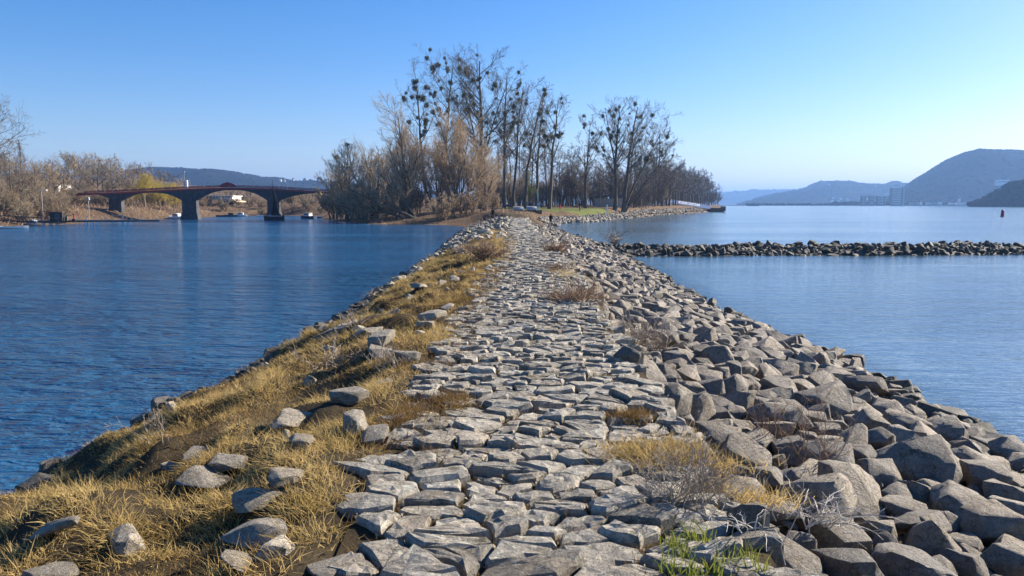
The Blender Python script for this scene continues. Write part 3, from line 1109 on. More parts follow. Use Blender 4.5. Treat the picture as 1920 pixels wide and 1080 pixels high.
# single rocks lying in the grass on the left bank
LROCK = [
    (388, 905, 105, 0.42, 'pale flat rock in the dry grass, second largest on the left bank'),
    (482, 992, 128, 0.36, 'broad pale slab in the dry grass near the bottom edge'),
    (655, 738, 60, 0.8, 'square block with a black shaded face and pale top among the grass'),
    (662, 788, 84, 0.7, 'rounded pale boulder below the square block on the left bank'),
    (704, 810, 50, 0.6, 'narrow slab leaning beside the rounded pale boulder'),
    (812, 590, 42, 0.9, 'tilted grey block standing up in the grass, lit on its right side'),
    (797, 607, 30, 0.8, 'small pale stone right below the tilted grey block'),
    (638, 590, 36, 0.7, 'dark stone at the water end of the grass bank'),
    (628, 615, 78, 0.5, 'large grey boulder at the water edge on the left'),
    (685, 622, 56, 0.7, 'angular grey rock between the water edge boulder and the path'),
    (716, 632, 46, 0.7, 'dark rock just right of the angular grey rock'),
    (757, 664, 54, 0.9, 'dark faced block with a bright right edge near the path'),
    (708, 656, 40, 0.8, 'black shaded rock left of the bright edged block'),
    (852, 521, 22, 0.8, 'small pale stone far along the grass bank'),
    (785, 535, 30, 0.4, 'low flat stone far along the grass near the water'),
    (532, 886, 66, 0.55, 'tan rock behind the long dark slab'),
    (432, 862, 60, 0.5, 'oblong tan rock in the middle of the left bank'),
    (482, 926, 100, 0.35, 'long dark slab lying in the grass'),
    (552, 782, 74, 0.4, 'dark mossy slab half sunk in the grass'),
    (440, 1046, 62, 0.4, 'small flat slab at the bottom of the left bank'),
    (92, 1070, 84, 0.4, 'flat stone cut by the bottom edge of the picture'),
    (112, 978, 78, 0.35, 'flat weathered stone deep in grass near the left edge'),
    (692, 938, 84, 0.6, 'pale block where the grass meets the paving'),
    (372, 848, 60, 0.4, 'grey rock at the water end of the tan rocks'),
    (325, 872, 34, 0.5, 'little pale stone beside the largest flat rock'),
    (632, 1058, 100, 0.4, 'pale slab at the corner where the grass meets the bottom of the paving'),
    (560, 822, 50, 0.6, 'shaded rock leaning in the hollow of the bank'),
]
for k, (px, py, wpx, fl, lab) in enumerate(LROCK):
    p = march(px, py + wpx * 0.12, lambda x, y: float(Hc(x, y)) + 0.05)
    if p is None: continue
    r = wpx * p.y / F_PX / 2 * 1.3
    o = link('rock', HIB[(k * 5 + 3) % len(HIB)], None, None, (p.x, p.y, p.z + r * 0.04), (rk.gauss(0, .14), rk.gauss(0, .14), rk.uniform(0, 6.28)), (r, r, r * (0.20 + fl * 0.58)))
    tag(o, lab, 'rock', 'loose rocks on the grassy left bank')


# ------------------------------------------------------------------ grass and moss
def blades(name, P, L, Wd, lean, material, rng, parent=None, segs=3, spread=0.9):
    """P base points, L lengths, Wd widths, lean (n,3) direction that the blade bends to"""
    n = len(P)
    d = norm(np.c_[rng.normal(0, spread, (n, 2)), np.full(n, 1.0)] + lean * 0.45)
    pts = [P]
    cur = P.copy()
    for i in range(segs):
        cur = cur + d * (L / segs)[:, None]
        pts.append(cur.copy())
        d = norm(d + lean * 0.45 + np.array([0, 0, -0.42])[None, :] * (i + 0.4) + rng.normal(0, 0.12, (n, 3)))
    Pm = np.stack(pts, 1)
    prof = np.linspace(1, 0.12, segs + 1) if segs > 1 else np.array([1, 0.1])
    V, q = tubes(Pm, Wd[:, None] * prof[None, :], 2, rng)
    me = mesh_np(name, V, [q], False)
    return tag(link(name, me, material, parent), kind='stuff')


gr = np.random.default_rng(5)
rocks_xy = np.array([(o.location.x, o.location.y, o.scale[0]) for o in C.objects if o.name.split('.')[0] == 'rock'])


def tuft_points(y0, y1, dens, per, seed, reddish=False):
    rg = np.random.default_rng(seed)
    n = int((y1 - y0) * 5.0 * dens)
    y = rg.uniform(y0, y1, n)
    t = rg.uniform(-0.07, 1.03, n)
    l = pc(y) - pw(y)
    x = l * (1 - t) + xl(y) * t
    # bare hollows and a thinner margin beside the path
    keepv = vnoise(x * 0.9, y * 0.75, 41) * 0.6 + vnoise(x * 2.3, y * 2.1, 42) * 0.4
    ok = keepv > -0.36 - 0.25 * smoothstep((y - 6) / 6) - 0.5 * smoothstep((t - 0.55) * 4)
    ok &= ~((t < 0.04) & (rg.random(n) < 0.6))
    far_fade = smoothstep((y - 33) / 8)
    ok &= ~((far_fade > rg.random(n)) & (t > 0.3))
    for rx, ry, r in rocks_xy:
        ok &= ((x - rx) / (r * 0.6)) ** 2 + ((y - ry) / (r * 0.6)) ** 2 > 1
    x, y, t = x[ok], y[ok], t[ok]
    k = len(x)
    hs = (0.45 + 0.8 * rg.random(k)) * (0.65 + 0.75 * smoothstep(0.5 + 1.2 * vnoise(x * 1.6, y * 1.3, 44)))
    idx = np.repeat(np.arange(k), per)
    a = rg.uniform(0, 2 * math.pi, len(idx))
    rr_ = 0.13 * np.sqrt(rg.random(len(idx)))
    bx, by = x[idx] + rr_ * np.cos(a), y[idx] + rr_ * np.sin(a)
    bz = Hc(bx, by) - 0.015
    out = np.stack([np.cos(a) * 0.8, np.sin(a) * 0.8, np.zeros_like(a)], -1)
    comb = rg.normal(0, 1, (k, 2))
    lean = out + np.c_[comb[idx] * 0.35 + np.array([-0.30, -0.15]), np.zeros(len(idx))]
    return np.c_[bx, by, bz], hs[idx] * rg.uniform(0.5, 1.1, len(idx)), lean


for (y0, y1, dens, per, ln, wd, sd_) in [(1.8, 9, 42, 66, 0.115, 0.0031, 61), (9, 20, 18, 50, 0.155, 0.0048, 62), (20, 46, 10, 42, 0.22, 0.008, 63)]:
    P, hs, lean = tuft_points(y0, y1, dens, per, sd_)
    blades('dry_grass', P, hs * ln, np.full(len(P), wd) * gr.uniform(0.6, 1.3, len(P)), lean, M['grass'], np.random.default_rng(sd_ + 5), segs=2)
# matted dead leaves between the tufts
rg9 = np.random.default_rng(91)
n_ = 75000
y = 2 + 38 * rg9.random(n_) ** 1.5
t = rg9.uniform(-0.1, 1.0, n_)
l = pc(y) - pw(y)
x = l * (1 - t) + xl(y) * t
ok = vnoise(x * 1.3, y * 1.1, 93) > -0.25
x, y = x[ok], y[ok]
z = Hc(x, y) - 0.005
z = np.where(x > pc(y) - pw(y), 1.57, z)
blades('dead_grass', np.c_[x, y, z], rg9.uniform(0.05, 0.15, len(x)), 0.0016 + 0.00022 * y, np.c_[rg9.normal(0, .8, (len(x), 2)), np.zeros(len(x))], M['brownmoss'], rg9, segs=2)
# brown mossy tufts in the joints of the paving and at its margins
mp = []
for s, poly in cells:
    if s[1] > 26: break
    if vnoise(s[0] * 1.5, s[1] * 1.1, 51) > -0.02 - 0.35 * smoothstep((abs(s[0]) - 0.55) * 3):
        for v in poly:
            mp += [(pc(s[1]) + v[0] + gr.normal(0, .02), v[1] + gr.normal(0, .02)) for _ in range(7)]
mp = np.array(mp)
lean = np.c_[gr.normal(0, .5, (len(mp), 2)), np.zeros(len(mp))]
blades('brown_moss', np.c_[mp, np.full(len(mp), 1.53)], gr.uniform(0.04, 0.115, len(mp)), gr.uniform(0.0015, 0.004, len(mp)), lean, M['brownmoss'], gr, segs=2)
# golden patch on the right margin and the reddish turf along it
for cx_px, cy_px, n_, sz, mm in [(1262, 872, 2600, (0.36, 0.20), 'grass'), (1185, 800, 700, (0.16, 0.12), 'brownmoss'), (840, 770, 900, (0.16, 0.22), 'brownmoss'), (1420, 935, 300, (0.2, 0.1), 'grass'),
                                 (1060, 520, 900, (0.35, 1.3), 'grass'), (760, 800, 900, (0.14, 0.3), 'brownmoss'), (860, 560, 1500, (0.3, 1.2), 'brownmoss'), (820, 640, 1200, (0.2, 0.6), 'grass')]:
    c = at_z(cx_px, cy_px, 1.52)
    x, y = c.x + gr.normal(0, sz[0], n_) * 0.6, c.y + gr.normal(0, sz[1], n_) * 0.6
    z = np.maximum(H(x, y), 1.50) + 0.0
    z = np.where(np.abs(x - pc(y)) < pw(y), 1.58, z)
    blades('turf_patch', np.c_[x, y, z], gr.uniform(0.05, 0.15, n_), gr.uniform(0.0018, 0.004, n_), np.c_[gr.normal(0, .5, (n_, 2)), np.zeros(n_)], M[mm], gr, segs=2)
# fresh green shoots at the bottom
gp = []
for px, py in [(1275, 1040), (1300, 1075), (1330, 1022), (1362, 1062), (1400, 1050), (1262, 1020), (1350, 1080), (1425, 1075), (1305, 1010), (1255, 1068)]:
    c = at_z(px, py, 1.58)
    gp += [(c.x + gr.normal(0, .028), c.y + gr.normal(0, .03), 1.56) for _ in range(26)]
gp = np.array(gp)
blades('green_shoots', gp, gr.uniform(0.05, 0.14, len(gp)), gr.uniform(0.003, 0.006, len(gp)), np.c_[gr.normal(0, .18, (len(gp), 2)), np.full(len(gp), 0.35)], M['green'], gr, segs=3, spread=0.3)
# rough dry tufts on the island and on the left bank
n_ = 26000
x, y = gr.uniform(-34, 95, n_), 100 + 230 * gr.random(n_) ** 1.4
d_ = sdist(ISL, x, y)
ok = (d_ > 0.8) & (d_ < 24) & (sdist(LAWN, x, y) < 0)
ok |= (y < 124) & (y > 96) & (x > -4.5) & (x < 0.2)
x, y = x[ok], y[ok]
ln_ = gr.uniform(0.25, 0.8, len(x)) * np.where((x < 0) & (y < 135), 1.2, 0.7)
blades('rough_grass', np.c_[x, y, H(x, y) - 0.03], ln_, gr.uniform(0.02, 0.05, len(x)), np.c_[gr.normal(0, .4, (len(x), 2)), np.zeros(len(x))], M['twig_red'], gr, segs=2)
n_ = 70000
x, y = gr.uniform(-140, 40, n_), gr.uniform(60, 300, n_)
d_ = sdist(LBK, x, y)
ok = (d_ > 1.5) & (d_ < 45)
x, y = x[ok], y[ok]
blades('bank_undergrowth', np.c_[x, y, Hl(x, y) - 0.05], gr.uniform(0.4, 1.5, len(x)), gr.uniform(0.03, 0.08, len(x)), np.c_[gr.normal(0, .4, (len(x), 2)), np.zeros(len(x))], M['twig_red'], gr, segs=2)


# ------------------------------------------------------------------ trees and shrubs
def sprout(P, R, cnt, t0, t1, ang, angv, L, lv, taper, m, up, wig, rr0, rng, tip=0.25, gravity=0.0):
    """grow cnt children on every parent polyline"""
    n, pm, _ = P.shape
    idx = np.repeat(np.arange(n), cnt)
    k = len(idx)
    u = (np.tile(np.arange(cnt), n) + rng.random(k)) / cnt
    t = t0 + (t1 - t0) * u
    f = t * (pm - 1)
    i0 = np.minimum(f.astype(int), pm - 2)
    fr = (f - i0)[:, None]
    pos = P[idx, i0] * (1 - fr) + P[idx, i0 + 1] * fr
    T = norm(P[idx, i0 + 1] - P[idx, i0])
    r0 = R[idx, i0] * (1 - fr[:, 0]) + R[idx, i0 + 1] * fr[:, 0]
    perp = norm(np.cross(T, rng.normal(size=(k, 3))))
    a = np.radians(ang + rng.normal(0, angv, k))[:, None]
    d = np.cos(a) * T + np.sin(a) * perp
    plen = np.linalg.norm(np.diff(P, axis=1), axis=2).sum(1)
    ln = plen[idx] * L * (1 - taper * t) * np.clip(rng.normal(1, lv, k), 0.35, 1.8)
    pts = [pos]
    for i in range(m - 1):
        pos = pos + d * (ln / (m - 1))[:, None]
        pts.append(pos)
        d = norm(d + np.array([0, 0, up - gravity * (i + 1)]) + rng.normal(0, wig, (k, 3)))
    Pm = np.stack(pts, 1)
    base = np.minimum(r0 * rr0, ln * 0.03)
    Rm = base[:, None] * np.linspace(1, tip, m)[None, :]
    return Pm, Rm


def stems(cfg, rng):
    """the first polylines: one trunk or several"""
    P, R = [], []
    m = 10
    for (dx, dy, h, leanx, leany, r, bend) in cfg:
        u = np.linspace(0, 1, m)
        x = dx + leanx * (u ** bend) + np.cumsum(rng.normal(0, 0.012 * h, m)) * 0.5
        y = dy + leany * (u ** bend) + np.cumsum(rng.normal(0, 0.012 * h, m)) * 0.5
        x -= x[0] - dx; y -= y[0] - dy
        z = u * h - 0.25 * (u == 0)
        P.append(np.stack([x, y, z], -1))
        rad_ = r * (1 - 0.86 * u) ** 0.9
        rad_[0] *= 1.35
        R.append(rad_)
    return np.array(P), np.array(R)


def cat(parts):
    V, Q, n = [], [], 0
    for v, q in parts:
        V.append(v); Q.append(q + n); n += len(v)
    return np.concatenate(V), np.concatenate(Q)


def tree_mesh(seed, cfg, kind='poplar', dens=1.0, tw=0.019):
    rng = np.random.default_rng(seed)
    P0, R0 = stems(cfg, rng)
    d = lambda k: max(1, int(round(k * dens)))
    if kind == 'poplar':
        P1, R1 = sprout(P0, R0, d(17), 0.34, 0.93, 46, 9, 0.36, 0.22, 0.45, 8, 0.085, 0.09, 0.52, rng)
        P2, R2 = sprout(P1, R1, d(8), 0.25, 0.98, 42, 12, 0.40, 0.3, 0.40, 6, 0.07, 0.12, 0.6, rng)
        P3, R3 = sprout(P2, R2, 7, 0.2, 1.0, 38, 14, 0.48, 0.3, 0.4, 4, 0.08, 0.15, 0.7, rng)
        P4, R4 = sprout(P3, R3, 5, 0.25, 1.0, 38, 14, 0.6, 0.3, 0.3, 3, 0.06, 0.15, 0.9, rng)
    elif kind == 'oak':      # broad, spreading crown
        P1, R1 = sprout(P0, R0, d(13), 0.36, 0.95, 58, 12, 0.62, 0.22, 0.45, 8, 0.07, 0.16, 0.68, rng)
        P2, R2 = sprout(P1, R1, d(9), 0.25, 0.98, 46, 14, 0.42, 0.3, 0.4, 6, 0.07, 0.18, 0.62, rng)
        P3, R3 = sprout(P2, R2, 6, 0.2, 1.0, 44, 14, 0.48, 0.3, 0.4, 4, 0.05, 0.2, 0.7, rng)
        P4, R4 = sprout(P3, R3, 5, 0.25, 1.0, 42, 14, 0.6, 0.3, 0.3, 3, 0.04, 0.2, 0.9, rng)
    elif kind == 'willow':   # many stems, fine upright rods
        P1, R1 = sprout(P0, R0, d(13), 0.12, 0.97, 34, 12, 0.46, 0.25, 0.5, 7, 0.12, 0.09, 0.6, rng)
        P2, R2 = sprout(P1, R1, d(9), 0.1, 0.98, 32, 12, 0.46, 0.3, 0.4, 5, 0.12, 0.11, 0.6, rng)
        P3, R3 = sprout(P2, R2, 7, 0.1, 1.0, 30, 12, 0.55, 0.3, 0.4, 4, 0.10, 0.12, 0.7, rng)
        P4, R4 = sprout(P3, R3, 4, 0.2, 1.0, 28, 12, 0.65, 0.3, 0.3, 3, 0.05, 0.12, 0.9, rng)
    elif kind == 'column':   # a fastigiate poplar
        P1, R1 = sprout(P0, R0, d(34), 0.12, 0.97, 22, 5, 0.26, 0.2, 0.55, 7, 0.2, 0.05, 0.45, rng)
        P2, R2 = sprout(P1, R1, d(7), 0.15, 0.98, 20, 6, 0.42, 0.3, 0.4, 5, 0.15, 0.07, 0.6, rng)
        P3, R3 = sprout(P2, R2, 6, 0.1, 1.0, 22, 8, 0.5, 0.3, 0.4, 4, 0.10, 0.1, 0.7, rng)
        P4, R4 = sprout(P3, R3, 3, 0.2, 1.0, 22, 8, 0.6, 0.3, 0.3, 3, 0.05, 0.1, 0.9, rng)
    elif kind == 'weeping':
        P1, R1 = sprout(P0, R0, d(14), 0.35, 0.97, 50, 12, 0.6, 0.2, 0.4, 8, 0.02, 0.12, 0.6, rng)
        P2, R2 = sprout(P1, R1, d(8), 0.2, 0.98, 45, 14, 0.4, 0.3, 0.3, 6, 0, 0.12, 0.6, rng)
        P3, R3 = sprout(P2, R2, 7, 0.1, 1.0, 50, 12, 0.9, 0.3, 0.3, 6, 0, 0.08, 0.7, rng, gravity=0.22)
        P4, R4 = sprout(P3, R3, 4, 0.2, 1.0, 20, 8, 0.8, 0.3, 0.3, 4, 0, 0.06, 0.9, rng, gravity=0.3)
    R2 = np.maximum(R2, tw * 1.2); R3 = np.maximum(R3, tw * 0.8) * 1.0; R4 = np.maximum(np.minimum(R4, tw), tw * 0.45)
    R3 = np.minimum(R3, tw * 1.6)
    R4 = tw * np.linspace(0.75, 0.4, R4.shape[1])[None, :] * np.ones_like(R4)
    trunk = cat([tubes(P0, R0, 8, rng), tubes(P1, np.maximum(R1, tw * 1.6), 4, rng)])
    crown = cat([tubes(P2, R2, 3, rng), tubes(P3, R3, 2, rng), tubes(P4[:, ::2], R4[:, ::2], 2, rng)])
    tm = mesh_np('trunk', trunk[0], [trunk[1]], True)
    cm = mesh_np('crown', crown[0], [crown[1]], False)
    pts = np.concatenate([P1[:, 3:-1].reshape(-1, 3), P2[:, 2:-1].reshape(-1, 3)])
    return tm, cm, pts


def mistletoe_mesh(seed):
    rng = np.random.default_rng(seed)
    n = 190
    d = norm(rng.normal(size=(n, 3)))
    ln = rng.uniform(0.7, 1.0, n)[:, None]
    a = d * ln * 0.12
    b = d * ln * 0.75 + rng.normal(0, 0.10, (n, 3))
    c = d * ln + rng.normal(0, 0.14, (n, 3))
    V, q = tubes(np.stack([a, b, c], 1), np.tile([[0.01, 0.042, 0.035]], (n, 1)), 2, rng)
    me = mesh_np('mistletoe', V, [q], False)
    me.materials.append(M['mistletoe'])
    return me


MIST = [mistletoe_mesh(i) for i in range(4)]


def plant_tree(name, meshes, loc, label, cat_='tree', group=None, rz=0.0, s=1.0, sz=None, bark='bark', twig='twig', mist=0, mr=(0.35, 0.8), mlow=0.45, rg=None):
    tm, cm, pts = meshes
    e = empty(name, loc, rz, label, cat_, group)
    e.scale = (s, s, s if sz is None else sz)
    for me, mt, nm in ((tm, bark, 'trunk'), (cm, twig, 'crown')):
        if len(me.materials) == 0: me.materials.append(M[mt])
        o = link(nm, me, None, e)
        if me.materials[0] != M[mt]:
            o.material_slots[0].link = 'OBJECT'
            o.material_slots[0].material = M[mt]
    if mist:
        rg = rg or random.Random(int(loc[0] * 10))
        zmax = pts[:, 2].max()
        cand = pts[pts[:, 2] > zmax * mlow]
        for i in range(mist):
            p = cand[rg.randrange(len(cand))]
            r = mr[0] + (mr[1] - mr[0]) * rg.random() ** 1.4
            link('mistletoe', MIST[rg.randrange(4)], None, e, p, (rg.random() * 6, rg.random() * 6, 0), (r, r, r * 0.92))
    return e


def at_ground(px, D, fn=Hf):
    x = XD(px, D)
    return Vector((x, D, fn(x, D) - 0.1))


def inshore(px, D, m=2.5):
    while D < 900 and float(sdist(ISL, np.array([XD(px, D)]), np.array([D]))[0]) < m: D += 4
    return D


def htop(py, D, z0):
    return W(960, py, D).z - z0


# the tall mistletoe poplars: (px of base, px of top, py of top, D, trunk radius, mistletoe, seed, density, label, crown start)
def tall(px, ptx, pty, D, r, mist, seed, dens, label, extra=(), mlow=0.45, mr=(0.34, 0.72)):
    g = at_ground(px, D)
    h = htop(pty, D, g.z) * 0.90
    lean = XD(ptx, D) - g.x
    cfg = [(0, 0, h * 0.97, lean, random.uniform(-1.5, 1.5), r, 1.5)] + list(extra)
    ms = tree_mesh(seed, cfg, 'poplar', dens)
    return plant_tree('poplar_tree', ms, g, label, group='tall bare trees with mistletoe', mist=mist, mlow=mlow, mr=mr, rg=random.Random(seed))


tall(802, 792, 122, 178, 0.42, 30, 301, 0.95, 'bare poplar with dense dark mistletoe at the left end of the tall group', mlow=0.42, mr=(0.4, 0.9))
tall(842, 846, 82, 184, 0.46, 34, 302, 1.0, 'very tall bare poplar full of mistletoe, second from the left', mlow=0.5, mr=(0.35, 0.8))
tall(903, 906, 74, 170, 0.62, 34, 303, 1.15, 'tallest bare poplar with wide spreading limbs and many mistletoe balls',
     extra=[(0.3, 0.2, 30, -5.5, 1, 0.32, 1.6), (-0.2, 0, 27, 6.5, -1, 0.30, 1.7)])
tall(946, 950, 112, 174, 0.45, 12, 304, 0.85, 'tall dark trunked poplar standing just right of the tallest one')
tall(963, 982, 128, 178, 0.40, 14, 305, 0.8, 'bare poplar with a high narrow crown behind the beach flag')
tall(985, 1018, 142, 168, 0.38, 4, 306, 0.7, 'slender poplar leaning right with hardly any mistletoe')
tall(1006, 1012, 150, 186, 0.36, 4, 310, 0.6, 'thin poplar standing behind the leaning one')
tall(1030, 1048, 156, 162, 0.40, 22, 307, 0.85, 'poplar with a spread crown and mistletoe balls along its left side')
tall(1098, 1106, 206, 176, 0.32, 8, 308, 0.8, 'middling poplar between the mistletoe poplar and the twin trunks')
tall(1153, 1166, 166, 184, 0.50, 26, 309, 0.9, 'left one of the twin trunked trees at the right end of the lawn', extra=[(0.2, 0, 24, -4.0, 1, 0.28, 1.8)])
tall(1169, 1190, 170, 187, 0.50, 22, 311, 0.95, 'right one of the twin trunked trees, its limbs reaching right over the shore', extra=[(0.2, 0, 19, 8.5, 1, 0.30, 1.3), (0.1, 0, 14.5, 10, -1, 0.22, 1.0)])

# shared meshes for the trees behind
BG = [tree_mesh(400 + i, [(0, 0, 20, random.uniform(-1, 1), random.uniform(-1, 1), 0.28, 1.5)], 'poplar', 0.75, 0.026) for i in range(4)]
OAK = [tree_mesh(420 + i, [(0, 0, 13, random.uniform(-1, 1), random.uniform(-1, 1), 0.34, 1.5)], 'oak', 0.85, 0.03) for i in range(3)]
WIL = [tree_mesh(440 + i, [(random.uniform(-.8, .8), random.uniform(-.8, .8), random.uniform(7.5, 11), random.uniform(-4, 4), random.uniform(-3, 3), random.uniform(0.12, 0.22), 1.3) for _ in range(6)], 'willow', 0.8, 0.022) for i in range(4)]
BUSH = [tree_mesh(460 + i, [(random.uniform(-.6, .6), random.uniform(-.6, .6), random.uniform(2.0, 3.4), random.uniform(-1.8, 1.8), random.uniform(-1.5, 1.5), 0.05, 1.2) for _ in range(7)], 'willow', 0.55, 0.02) for i in range(3)]

tr = random.Random(77)


def where_left(px):
    for lim, t in ((10, 'at the left edge of the picture'), (55, 'beside the narrow upright poplar'), (95, 'above the gangway and the container'), (130, 'behind the tall flat headed lamp'),
                   (175, 'by the left end of the bridge'), (225, 'above the left pier of the bridge'), (290, 'above the left arch of the bridge'), (345, 'left of the middle pier'), (400, 'just right of the middle pier'),
                   (460, 'under the crown of the middle arch'), (510, 'left of the sailing boat'), (560, 'by the red brick house'), (9999, 'beside the white house')):
        if px < lim: return t


def where_island(px):
    for lim, t in ((935, 'behind the orange willows'), (958, 'behind the tall dark trunk'), (985, 'behind the left bench'), (1005, 'behind the middle bench'), (1030, 'behind the beach flag'), (1060, 'behind the child in red'),
                   (1090, 'behind the right end of the lawn'), (1125, 'left of the pale kiosk'), (1160, 'behind the pale kiosk'), (1195, 'just right of the twin trunks'), (1225, 'over the stony shore'),
                   (1262, 'by the white notice board'), (1292, 'behind the left half of the ferry banner'), (1322, 'behind the right half of the ferry banner'), (9999, 'at the far end by the rusty pontoon')):
        if px < lim: return t


def tall_word(py, a, b):
    return 'tall' if py < a else 'low' if py > b else 'middling'

# the bare wood behind the tall trees
for i in range(30):
    px = 925 + 330 * (i + tr.random()) / 30
    D = inshore(px, tr.uniform(186, 260), 5)
    top = tr.uniform(235, 340)
    g = at_ground(px, D)
    s = htop(top, D, g.z) / 20
    plant_tree('bare_tree', BG[i % 4], g, tall_word(top, 270, 305) + ' thin bare tree ' + where_island(px), group='bare wood behind the lawn', rz=tr.random() * 6.28, s=s, mist=1 if i % 3 == 0 else 0)
for i in range(14):
    px = 1040 + 215 * (i + tr.random()) / 14
    D = inshore(px, tr.uniform(175, 240), 6)
    g = at_ground(px, D)
    s = htop(tr.uniform(275, 330), D, g.z) / 13
    plant_tree('spreading_tree', OAK[i % 3], g, 'domed bare tree ' + where_island(px), group='spreading trees right of the lawn', rz=tr.random() * 6.28, s=s * 0.85)
for i in range(34):
    px = 915 + 330 * (i + tr.random()) / 34
    D = inshore(px, tr.uniform(192, 240), 5)
    g = at_ground(px, D)
    s = htop(tr.uniform(318, 358), D, g.z) / 11
    plant_tree('thicket_tree', WIL[i % 4], g, ('grey' if i % 3 else 'tan') + ' many stemmed thicket tree ' + where_island(px), group='thicket between the tall trunks', rz=tr.random() * 6.28, s=s, twig='twig' if i % 3 else 'dark_willow_twig')
# treeline running away along the right shore
for i in range(26):
    u = (i + tr.random()) / 26
    px = 1238 + 112 * u
    D = inshore(px, 250 + 420 * u ** 1.6, 5)
    x = XD(px, D)
    g = Vector((x, D, max(0.5, Hf(x, D)) - 0.1))
    top = np.interp(px, [1238, 1285, 1320, 1340, 1352], [318, 322, 338, 352, 362]) + tr.uniform(-5, 8)
    s = htop(top, D, g.z) / 13.5
    plant_tree('shore_tree', OAK[i % 3], g, 'rounded shore tree ' + where_island(px), group='trees along the right shore', rz=tr.random() * 6.28, s=s)
for i in range(30):
    u = (i + tr.random()) / 30
    px = 1180 + 160 * u
    D = inshore(px, 200 + 420 * u ** 1.6, 3.5)
    x = XD(px, D)
    g = Vector((x, D, max(0.5, Hf(x, D)) - 0.1))
    plant_tree('bare_bush', BUSH[i % 3], g, 'bare brown shore bush ' + where_island(px), 'bush', 'bushes along the right shore', rz=tr.random() * 6.28, s=tr.uniform(0.9, 1.8) * D / 260, twig='twig')

# willows at the left end of the island
def willow(px, D, top, wpx, seed, n, label, twig='willow_twig', leanpx=0, dens=1.0, lead=None, mist=0):
    g = at_ground(px, D)
    h = htop(top, D, g.z) * 0.86
    wm_ = wpx / F_PX * D / 2
    rg = random.Random(seed)
    cfg = []
    for i in range(n):
        f = (i + 0.5) / n * 2 - 1
        cfg.append((rg.uniform(-.7, .7), rg.uniform(-.7, .7), h * (0.93 - 0.30 * abs(f) ** 1.5) * rg.uniform(0.88, 1.0), f * wm_ * 0.8 + leanpx / F_PX * D, rg.uniform(-3, 3), rg.uniform(0.12, 0.24), 1.25))
    if lead: cfg.append(lead)
    ms = tree_mesh(seed, cfg, 'willow', dens)
    return plant_tree('willow_tree', ms, g, label, group='willows on the point of the island', twig=twig, mist=mist, mr=(0.3, 0.6), rg=rg)


willow(862, 142, 196, 130, 501, 8, 'wide orange brown willow with upright rods in front of the tallest poplar')
willow(772, 139, 218, 84, 502, 4, 'dark trunked willow leaning left at the edge of the little beach', leanpx=-10, lead=(0, 0, 18.0, -2.6, 0, 0.42, 0.8))
willow(820, 146, 238, 95, 503, 6, 'reddish willow between the leaning dark trunk and the wide orange one')
willow(912, 148, 268, 70, 504, 5, 'smaller orange willow touching the right side of the wide one', dens=0.9)
willow(700, 146, 248, 84, 505, 6, 'dull grey brown willow over the water in the middle of the clump', 'dark_willow_twig', dens=0.75)
willow(655, 152, 244, 84, 506, 7, 'dull willow with a few mistletoe balls in its top at the left of the clump', 'dark_willow_twig', mist=7, dens=0.75)
willow(627, 160, 290, 56, 507, 5, 'lowest willow at the left tip of the clump beside the bridge', 'dark_willow_twig', dens=0.75)
willow(735, 158, 232, 70, 508, 5, 'thin grey willow rising behind the leaning dark trunk', 'dark_willow_twig', dens=0.75)
# the trunk lying low over the water
low = tree_mesh(520, [(0, 0, 5.2, -11.5, -1, 0.34, 1.0), (-1.5, .5, 3.2, -13.5, 1, 0.22, 1.1), (0, 1, 8.0, -6, -1, 0.25, 1.1), (-3, 0, 5.5, -5, 1, .16, 1.1)], 'willow', 0.8)
plant_tree('willow_tree', low, at_ground(778, 134), 'fallen willow whose dark trunks lie low over the water', group='willows on the point of the island', twig='dark_willow_twig')
for i in range(16):
    px = 612 + 170 * (i + tr.random()) / 16
    D = tr.uniform(140, 158) if px > 660 else tr.uniform(152, 172)
    x = XD(px, D)
    g = Vector((x, D, max(0.0, Hf(x, D)) - 0.1))
    plant_tree('willow_bush', BUSH[i % 3], g, 'low willow bush ' + ('at the left tip of the clump' if px < 640 else 'below the mistletoe willow' if px < 675 else 'left of the fallen trunk' if px < 720 else 'above the fallen trunk' if px < 755 else 'at the foot of the leaning dark trunk'), 'bush', 'bushes at the foot of the willows', rz=tr.random() * 6.28, s=tr.uniform(1.0, 1.9), twig='dark_willow_twig')
for i, (px, D, s) in enumerate([(820, 128, 1.1), (845, 132, 1.3), (868, 133, 1.2), (890, 136, 1.0), (905, 134, 0.8), (680, 134, 1.0), (925, 140, 0.9)]):
    plant_tree('willow_bush', BUSH[i % 3], at_ground(px, D), ['thin bush on the beach with bare stems', 'bush of dense orange rods below the wide willow', 'bushy stems right below the wide willow', 'low orange bush left of the lawn', 'small tuft of rods beside the standing figure in the reeds', 'dark bush at the water below the clump', 'low bush at the left corner of the lawn'][i],
               'bush', 'bushes on the beach', rz=tr.random() * 6.28, s=s, twig='willow_twig')
# an evergreen with a yellow green crown behind the lawn
ev = tree_mesh(530, [(0, 0, 7.5, 0, 0, 0.15, 1.3), (0.3, 0, 6, 1.2, 0, 0.12, 1.3)], 'willow', 0.7)
plant_tree('evergreen_bush', ev, at_ground(993, 186), 'yellow green bush behind the benches and the beach flag', 'bush', twig='green', s=1.0)

